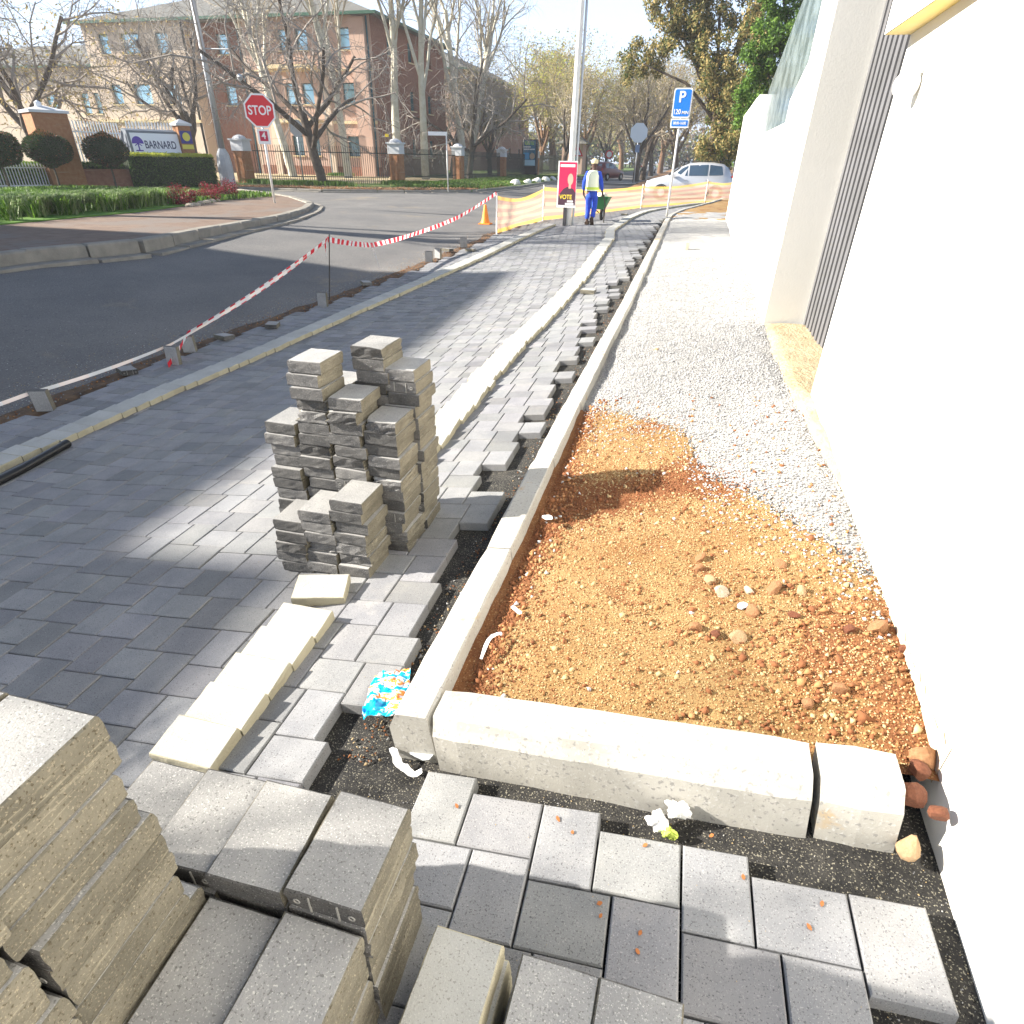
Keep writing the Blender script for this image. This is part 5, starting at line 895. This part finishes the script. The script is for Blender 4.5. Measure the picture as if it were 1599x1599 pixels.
# fingers and thumbs
for s,hi in ((-1,22),(1,23)):
    for k,ln in enumerate((.05,.058,.055,.042)):
        bx=s*.30+s*(-.03+.02*k)*.4; by=.18-.028+.019*k; a=len(J); J.append(((bx,by+.02,.795),.010)); J.append(((bx-s*.012,by+.022,.795-ln*.55),.009)); J.append(((bx-s*.030,by+.02,.795-ln*.75),.008)); E+= [(hi,a),(a,a+1),(a+1,a+2)]
    a=len(J); J.append(((s*.275,.20,.84),.011)); J.append(((s*.255,.215,.81),.009)); E+=[(hi,a),(a,a+1)]
skinned('body',J,E,skinm,wk)
skinned('trousers',[((0,0,.98),.145,.115),((0,0,.90),.15,.12),((-.09,0,.82),.115),((-.105,.09,.50),.085),((-.105,.03,.13),.075),((.09,0,.82),.115),((.105,.02,.50),.085),((.105,-.19,.20),.075)],[(0,1),(1,2),(2,3),(3,4),(1,5),(5,6),(6,7)],over,wk)
skinned('jacket',[((0,0,.97),.155,.12),((0,.02,1.15),.155,.12),((0,.04,1.34),.165,.12),((0,.05,1.44),.09,.08),((-.18,.03,1.38),.09),((-.26,.0,1.13),.07),((-.29,.11,.93),.05),((.18,.03,1.38),.09),((.26,.0,1.13),.07),((.29,.11,.93),.05)],[(0,1),(1,2),(2,3),(2,4),(4,5),(5,6),(2,7),(7,8),(8,9)],over,wk)
q=MB(); n=20; rings=[(.93,.205,.165,0),(1.05,.20,.165,.01),(1.2,.205,.17,.02),(1.34,.215,.165,.03),(1.42,.185,.14,.035),(1.47,.10,.10,.04)]
vs=[(a*math.cos(2*math.pi*k/n),b*math.sin(2*math.pi*k/n)+c,z) for z,a,b,c in rings for k in range(n)]; q.add(vs,[(i*n+k,i*n+(k+1)%n,(i+1)*n+(k+1)%n,(i+1)*n+k) for i in range(5) for k in range(n)]); vo=q.build('vest',vest,wk,smooth=True)
q=MB(); vs=[((a+.004)*math.cos(2*math.pi*k/n),(b+.004)*math.sin(2*math.pi*k/n)+c,z) for z,a,b,c in ((.96,.205,.166,.003),(1.03,.203,.167,.008)) for k in range(n)]; q.add(vs,[(k,(k+1)%n,n+(k+1)%n,n+k) for k in range(n)]); q.build('vest_band',mat('vest_lime',(.62,.78,.08),.5),vo)
q=MB(); q.lathe([(.10,1.645),(.104,1.68),(.095,1.73),(.06,1.765),(0,1.775)],16,0,Matrix.Translation((0,.09,0))); q.lathe([(.0,1.655),(.10,1.65),(.10,1.66),(0,1.665)],16,0,Matrix.Translation((0,.17,0))@Matrix.Diagonal((.85,1.1,1,1))); q.build('cap',mat('cap_cream',(.72,.62,.36),.8),wk,smooth=True)
for x,y,z,rx_ in ((-.10,.05,.05,0),(.10,-.19,.11,-.9)): q=MB(); q.cham((0,.02,0),(.10,.28,.10),.03,0,0,Matrix.Translation((x,y,z))@Matrix.Rotation(rx_,4,'X')); q.build('boot',boot,wk)
for s in (-1,1):  # simple ears on the head
    q=MB(); q.lathe([(0,-.012),(.022,-.01),(.024,0),(0,.012)],8,0,Matrix.Translation((s*.088,.085,1.60))@Matrix.Rotation(R(90),4,'Y')); q.build('ear',skinm,wk)
wb=empty('wheelbarrow',(-2.73,21.1,zf(-2.7,21.2)),R(-4),label='green wheelbarrow carrying pale bags, pushed by the person in the vest',cat='wheelbarrow')
grn=mat('barrow_green',(.03,.14,.05),.6); q=MB(); vs=[(-.36,.15,.74),(.36,.15,.74),(.30,1.05,.70),(-.30,1.05,.70),(-.20,.30,.38),(.20,.30,.38),(.17,.80,.36),(-.17,.80,.36)]
q.add(vs,[(4,5,1,0),(5,6,2,1),(6,7,3,2),(7,4,0,3),(7,6,5,4)]); q.tube([vs[0],vs[1],vs[2],vs[3],vs[0]],.015,6); q.build('tray',grn,wb)
for s in (-1,1): 
    q=MB(); q.tube([(s*.31,-.36,.80),(s*.27,.2,.50),(s*.10,1.12,.24)],.018,8); q.build('handle',rodm,wb); q=MB(); q.tube([(s*.24,.22,.46),(s*.26,.20,.02),(s*.22,.45,.02),(s*.2,.6,.33)],.014,6); q.build('leg',rodm,wb)
q=MB(); q.lathe([(.10,-.04),(.17,-.04),(.19,0),(.17,.04),(.10,.04)],20,0,Matrix.Translation((0,1.16,.19))@Matrix.Rotation(R(90),4,'Y')); wl=q.build('wheel',mat('tyre',(.02,.02,.02),.9),wb,smooth=True); q=MB(); q.lathe([(0,-.03),(.11,-.03),(.11,.03),(0,.03)],14,0,Matrix.Translation((0,1.16,.19))@Matrix.Rotation(R(90),4,'Y')); q.build('rim',galv,wl)
me=rockmesh(5); me.materials.append(mat('cement_bag',(.68,.62,.50),.9)); o=obj('cement_bag',me,None,(-2.66,21.6,zf(-2.7,21.6)+.72),None,'pale bulging bag riding in the green wheelbarrow','bag'); o.scale=(.24,.30,.18)
# ================= litter =================
wr=bpy.data.materials.new('snack_wrapper'); wr.use_nodes=True; T_=wr.node_tree; Nn=T_.nodes; pB=Nn['Principled BSDF']; pB.inputs['Roughness'].default_value=.3; pB.inputs['Metallic'].default_value=.1
tc=Nn.new('ShaderNodeTexCoord'); wv=Nn.new('ShaderNodeTexNoise'); wv.inputs['Scale'].default_value=15; wv.inputs['Detail'].default_value=3; mp=Nn.new('ShaderNodeMapping'); mp.inputs['Scale'].default_value=(.55,1.8,1); T_.links.new(tc.outputs['Object'],mp.inputs[0]); T_.links.new(mp.outputs[0],wv.inputs[0]); cr=Nn.new('ShaderNodeValToRGB'); T_.links.new(wv.outputs[0],cr.inputs[0])
el=cr.color_ramp.elements; el[0].position=.3; el[0].color=(.0,.12,.45,1); el[1].position=.75; el[1].color=(.8,.8,.8,1)
for p,c in ((.40,(.0,.42,.68,1)),(.46,(.02,.55,.75,1)),(.48,(.82,.84,.85,1)),(.52,(.85,.82,.8,1)),(.54,(.80,.16,.03,1)),(.60,(.85,.40,.06,1)),(.63,(.82,.78,.7,1))): e=el.new(p); e.color=c
cr.color_ramp.interpolation='LINEAR'; T_.links.new(cr.outputs[0],pB.inputs['Base Color'])
def crumple(name,cx,cy,z,w_,l_,rz,m,lab,cat,amp=.012,seed=1,nx=22,tilt=0,curl=0):
    r=np.random.default_rng(seed); X,Y=np.meshgrid(np.linspace(-.5,.5,nx),np.linspace(-.5,.5,nx)); Z=amp*(fnoise(X*6,Y*6,2.2,seed)+.6*np.abs(fnoise(X*10,Y*8,3.1,seed+1)))+curl*(Y**2)
    Xw=X*w_*(1+.10*fnoise(Y*5,X*0,2,seed+2))+.02*fnoise(X*4,Y*4,2,seed+5)*w_*4; Yw=Y*l_*(1+.06*fnoise(X*5,Y*0,2,seed+3))
    V=np.stack([Xw,Yw,Z],-1).reshape(-1,3); i=np.arange(nx-1)[None,:]+nx*np.arange(nx-1)[:,None]; F=np.stack([i,i+1,i+nx+1,i+nx],-1).reshape(-1,4)
    me=raw(name,V,F,m,smooth=True,loc=(cx,cy,z),rot=(0,tilt,rz),label=lab,cat=cat); s=me.modifiers.new('thick','SOLIDIFY'); s.thickness=.0012; return me
crumple('snack_wrapper',-.80,1.40,zf(-.8,1.4)+.028,.15,.21,R(14),wr,'crumpled blue, white and orange snack wrapper leaning on the kerb end','wrapper',.018,3,28,-.22)
q=MB(); D=Matrix.Translation((-.785,1.455,zf(-.78,1.45)+.052))@Matrix.Rotation(-.22,4,'Y')@Matrix.Rotation(R(-28),4,'Z')
tis=mat('tissue_white',(.80,.80,.80),.8)
def blob(name,cx,cy,z,sx,sy,sz,lab,seed,cat='tissue',m=tis):
    r=random.Random(seed); b=MB(); n=26; k=14
    for i in range(k+1):
        for j in range(n):
            a=math.pi*i/k; t=2*math.pi*j/n; rr_=1+.28*math.sin(3*t+seed+2*a)*math.sin(a)+.20*math.sin(7*t+3*a+seed)*math.sin(a)+r.gauss(0,.05); b.v.append((math.sin(a)*math.cos(t)*rr_*sx,math.sin(a)*math.sin(t)*rr_*sy,math.cos(a)*rr_*sz))
    b.f=[(i*n+j,i*n+(j+1)%n,(i+1)*n+(j+1)%n,(i+1)*n+j) for i in range(k) for j in range(n)]; b.m=[0]*len(b.f); b.t=[1.]*len(b.f); return b.build(name,m,loc=(cx,cy,z),label=lab,cat=cat)
blob('tissue',.165,1.09,zf(.16,1.09)-.01,.026,.024,.026,'white crumpled tissue at the foot of the cross kerb, left lump',1); blob('tissue',.215,1.12,zf(.2,1.12)+.012,.030,.020,.026,'white crumpled tissue at the foot of the cross kerb, right lump',4)
blob('green_wrapper',.20,1.065,zf(.2,1.06)-.02,.018,.014,.016,'small yellow-green wrapper scrap under the white tissue',6,'wrapper',mat('lime_scrap',(.45,.55,.10),.5))
def strip(name,pts,w_,lab,m=tis,cat='paper scrap',taper=.25):
    K=[Vector(p) for p in pts]; P=[]; hsh=random.Random(int(abs(K[0].x)*1e4))
    for i in range(len(K)-1):
        p0,p1,p2,p3=K[max(i-1,0)],K[i],K[i+1],K[min(i+2,len(K)-1)]; ns=max(3,int(8/len(K)*2))
        for q in range(ns): t=q/ns; P.append(.5*((2*p1)+(p2-p0)*t+(2*p0-5*p1+4*p2-p3)*t*t+(3*p1-p0-3*p2+p3)*t*t*t))
    P.append(K[-1]); V=[];F=[]
    for i,p in enumerate(P):
        tt=i/(len(P)-1); d=(P[min(i+1,len(P)-1)]-P[max(i-1,0)]).normalized(); s=d.cross(Vector((0,0,1))).normalized()*w_/2*(max(.08,math.sin(math.pi*tt))**taper)*hsh.uniform(.8,1.15); V+=[tuple(p-s),tuple(p+s)]
        if i: F.append((2*i-2,2*i-1,2*i+1,2*i))
    b=MB(); b.add(V,F); o=b.build(name,m,label=lab,cat=cat); s=o.modifiers.new('t','SOLIDIFY'); s.thickness=.002; return o
z=zf(-.62,1.15)
strip('torn_tissue',[(-.70,1.20,z-.02),(-.675,1.175,z+.0),(-.65,1.15,z-.02),(-.62,1.13,z+.0),(-.585,1.12,z-.01),(-.56,1.13,z+.005)],.028,'torn white tissue strip in the gap at the kerb end')
strip('card_scrap',[(-.63,1.215,z-.02),(-.55,1.19,z+.0)],.05,'folded pale grey card scrap under the kerb end',mat('card_grey',(.50,.54,.58),.7))
strip('plastic_strap',[(-.475,1.50,.075),(-.47,1.56,.10),(-.46,1.60,.10),(-.435,1.63,.095)],.016,'bent white plastic strap at the soil edge by the long kerb')
strip('paper_scrap',[(-.44,1.80,.085),(-.395,1.765,.085)],.02,'small white paper scrap on the red soil by the kerb'); strip('paper_scrap',[(.27,2.16,.15),(.34,2.13,.155)],.018,'thin pale paper strip on the soil above the pale rock')
strip('foam_scrap',[(-.45,2.50,.10),(-.42,2.44,.115)],.045,'white foam scrap on the inner edge of the long kerb')
for k,(x,y) in enumerate([(-.10,1.03),(-.06,1.0),(.03,.83),(.135,.78),(.14,.74),(.38,.96),(.55,.93),(.52,.87),(.13,1.0),(-.40,1.02),(.04,.80),(.30,1.06)]):
    strip('leaf_scrap',[(x,y,zf(x,y)+.003),(x+random.gauss(0,.010),y+random.uniform(.006,.014),zf(x,y)+.006)],.009,'tiny orange leaf scrap lying on the near grey paving',mat('orange_leaf',(.36,.13,.04),.7),'leaf scrap',1.0)['group']='orange leaf scraps on the near paving'
for (x,y) in ((-.9,.6),):pass

# thin air that pales the distance
hz=bpy.data.materials.new('haze_air'); hz.use_nodes=True; T=hz.node_tree; T.nodes.remove(T.nodes['Principled BSDF']); pv=T.nodes.new('ShaderNodeVolumePrincipled'); pv.inputs['Color'].default_value=(.93,.96,1,1); pv.inputs['Density'].default_value=.0008; pv.inputs['Anisotropy'].default_value=.2
T.links.new(pv.outputs[0],T.nodes['Material Output'].inputs['Volume'])
q=MB(); q.box((0,220,11.6),(1100,1140,27)); q.build('haze',hz,kind='stuff',label='thin pale haze in the air over the street',cat='haze')
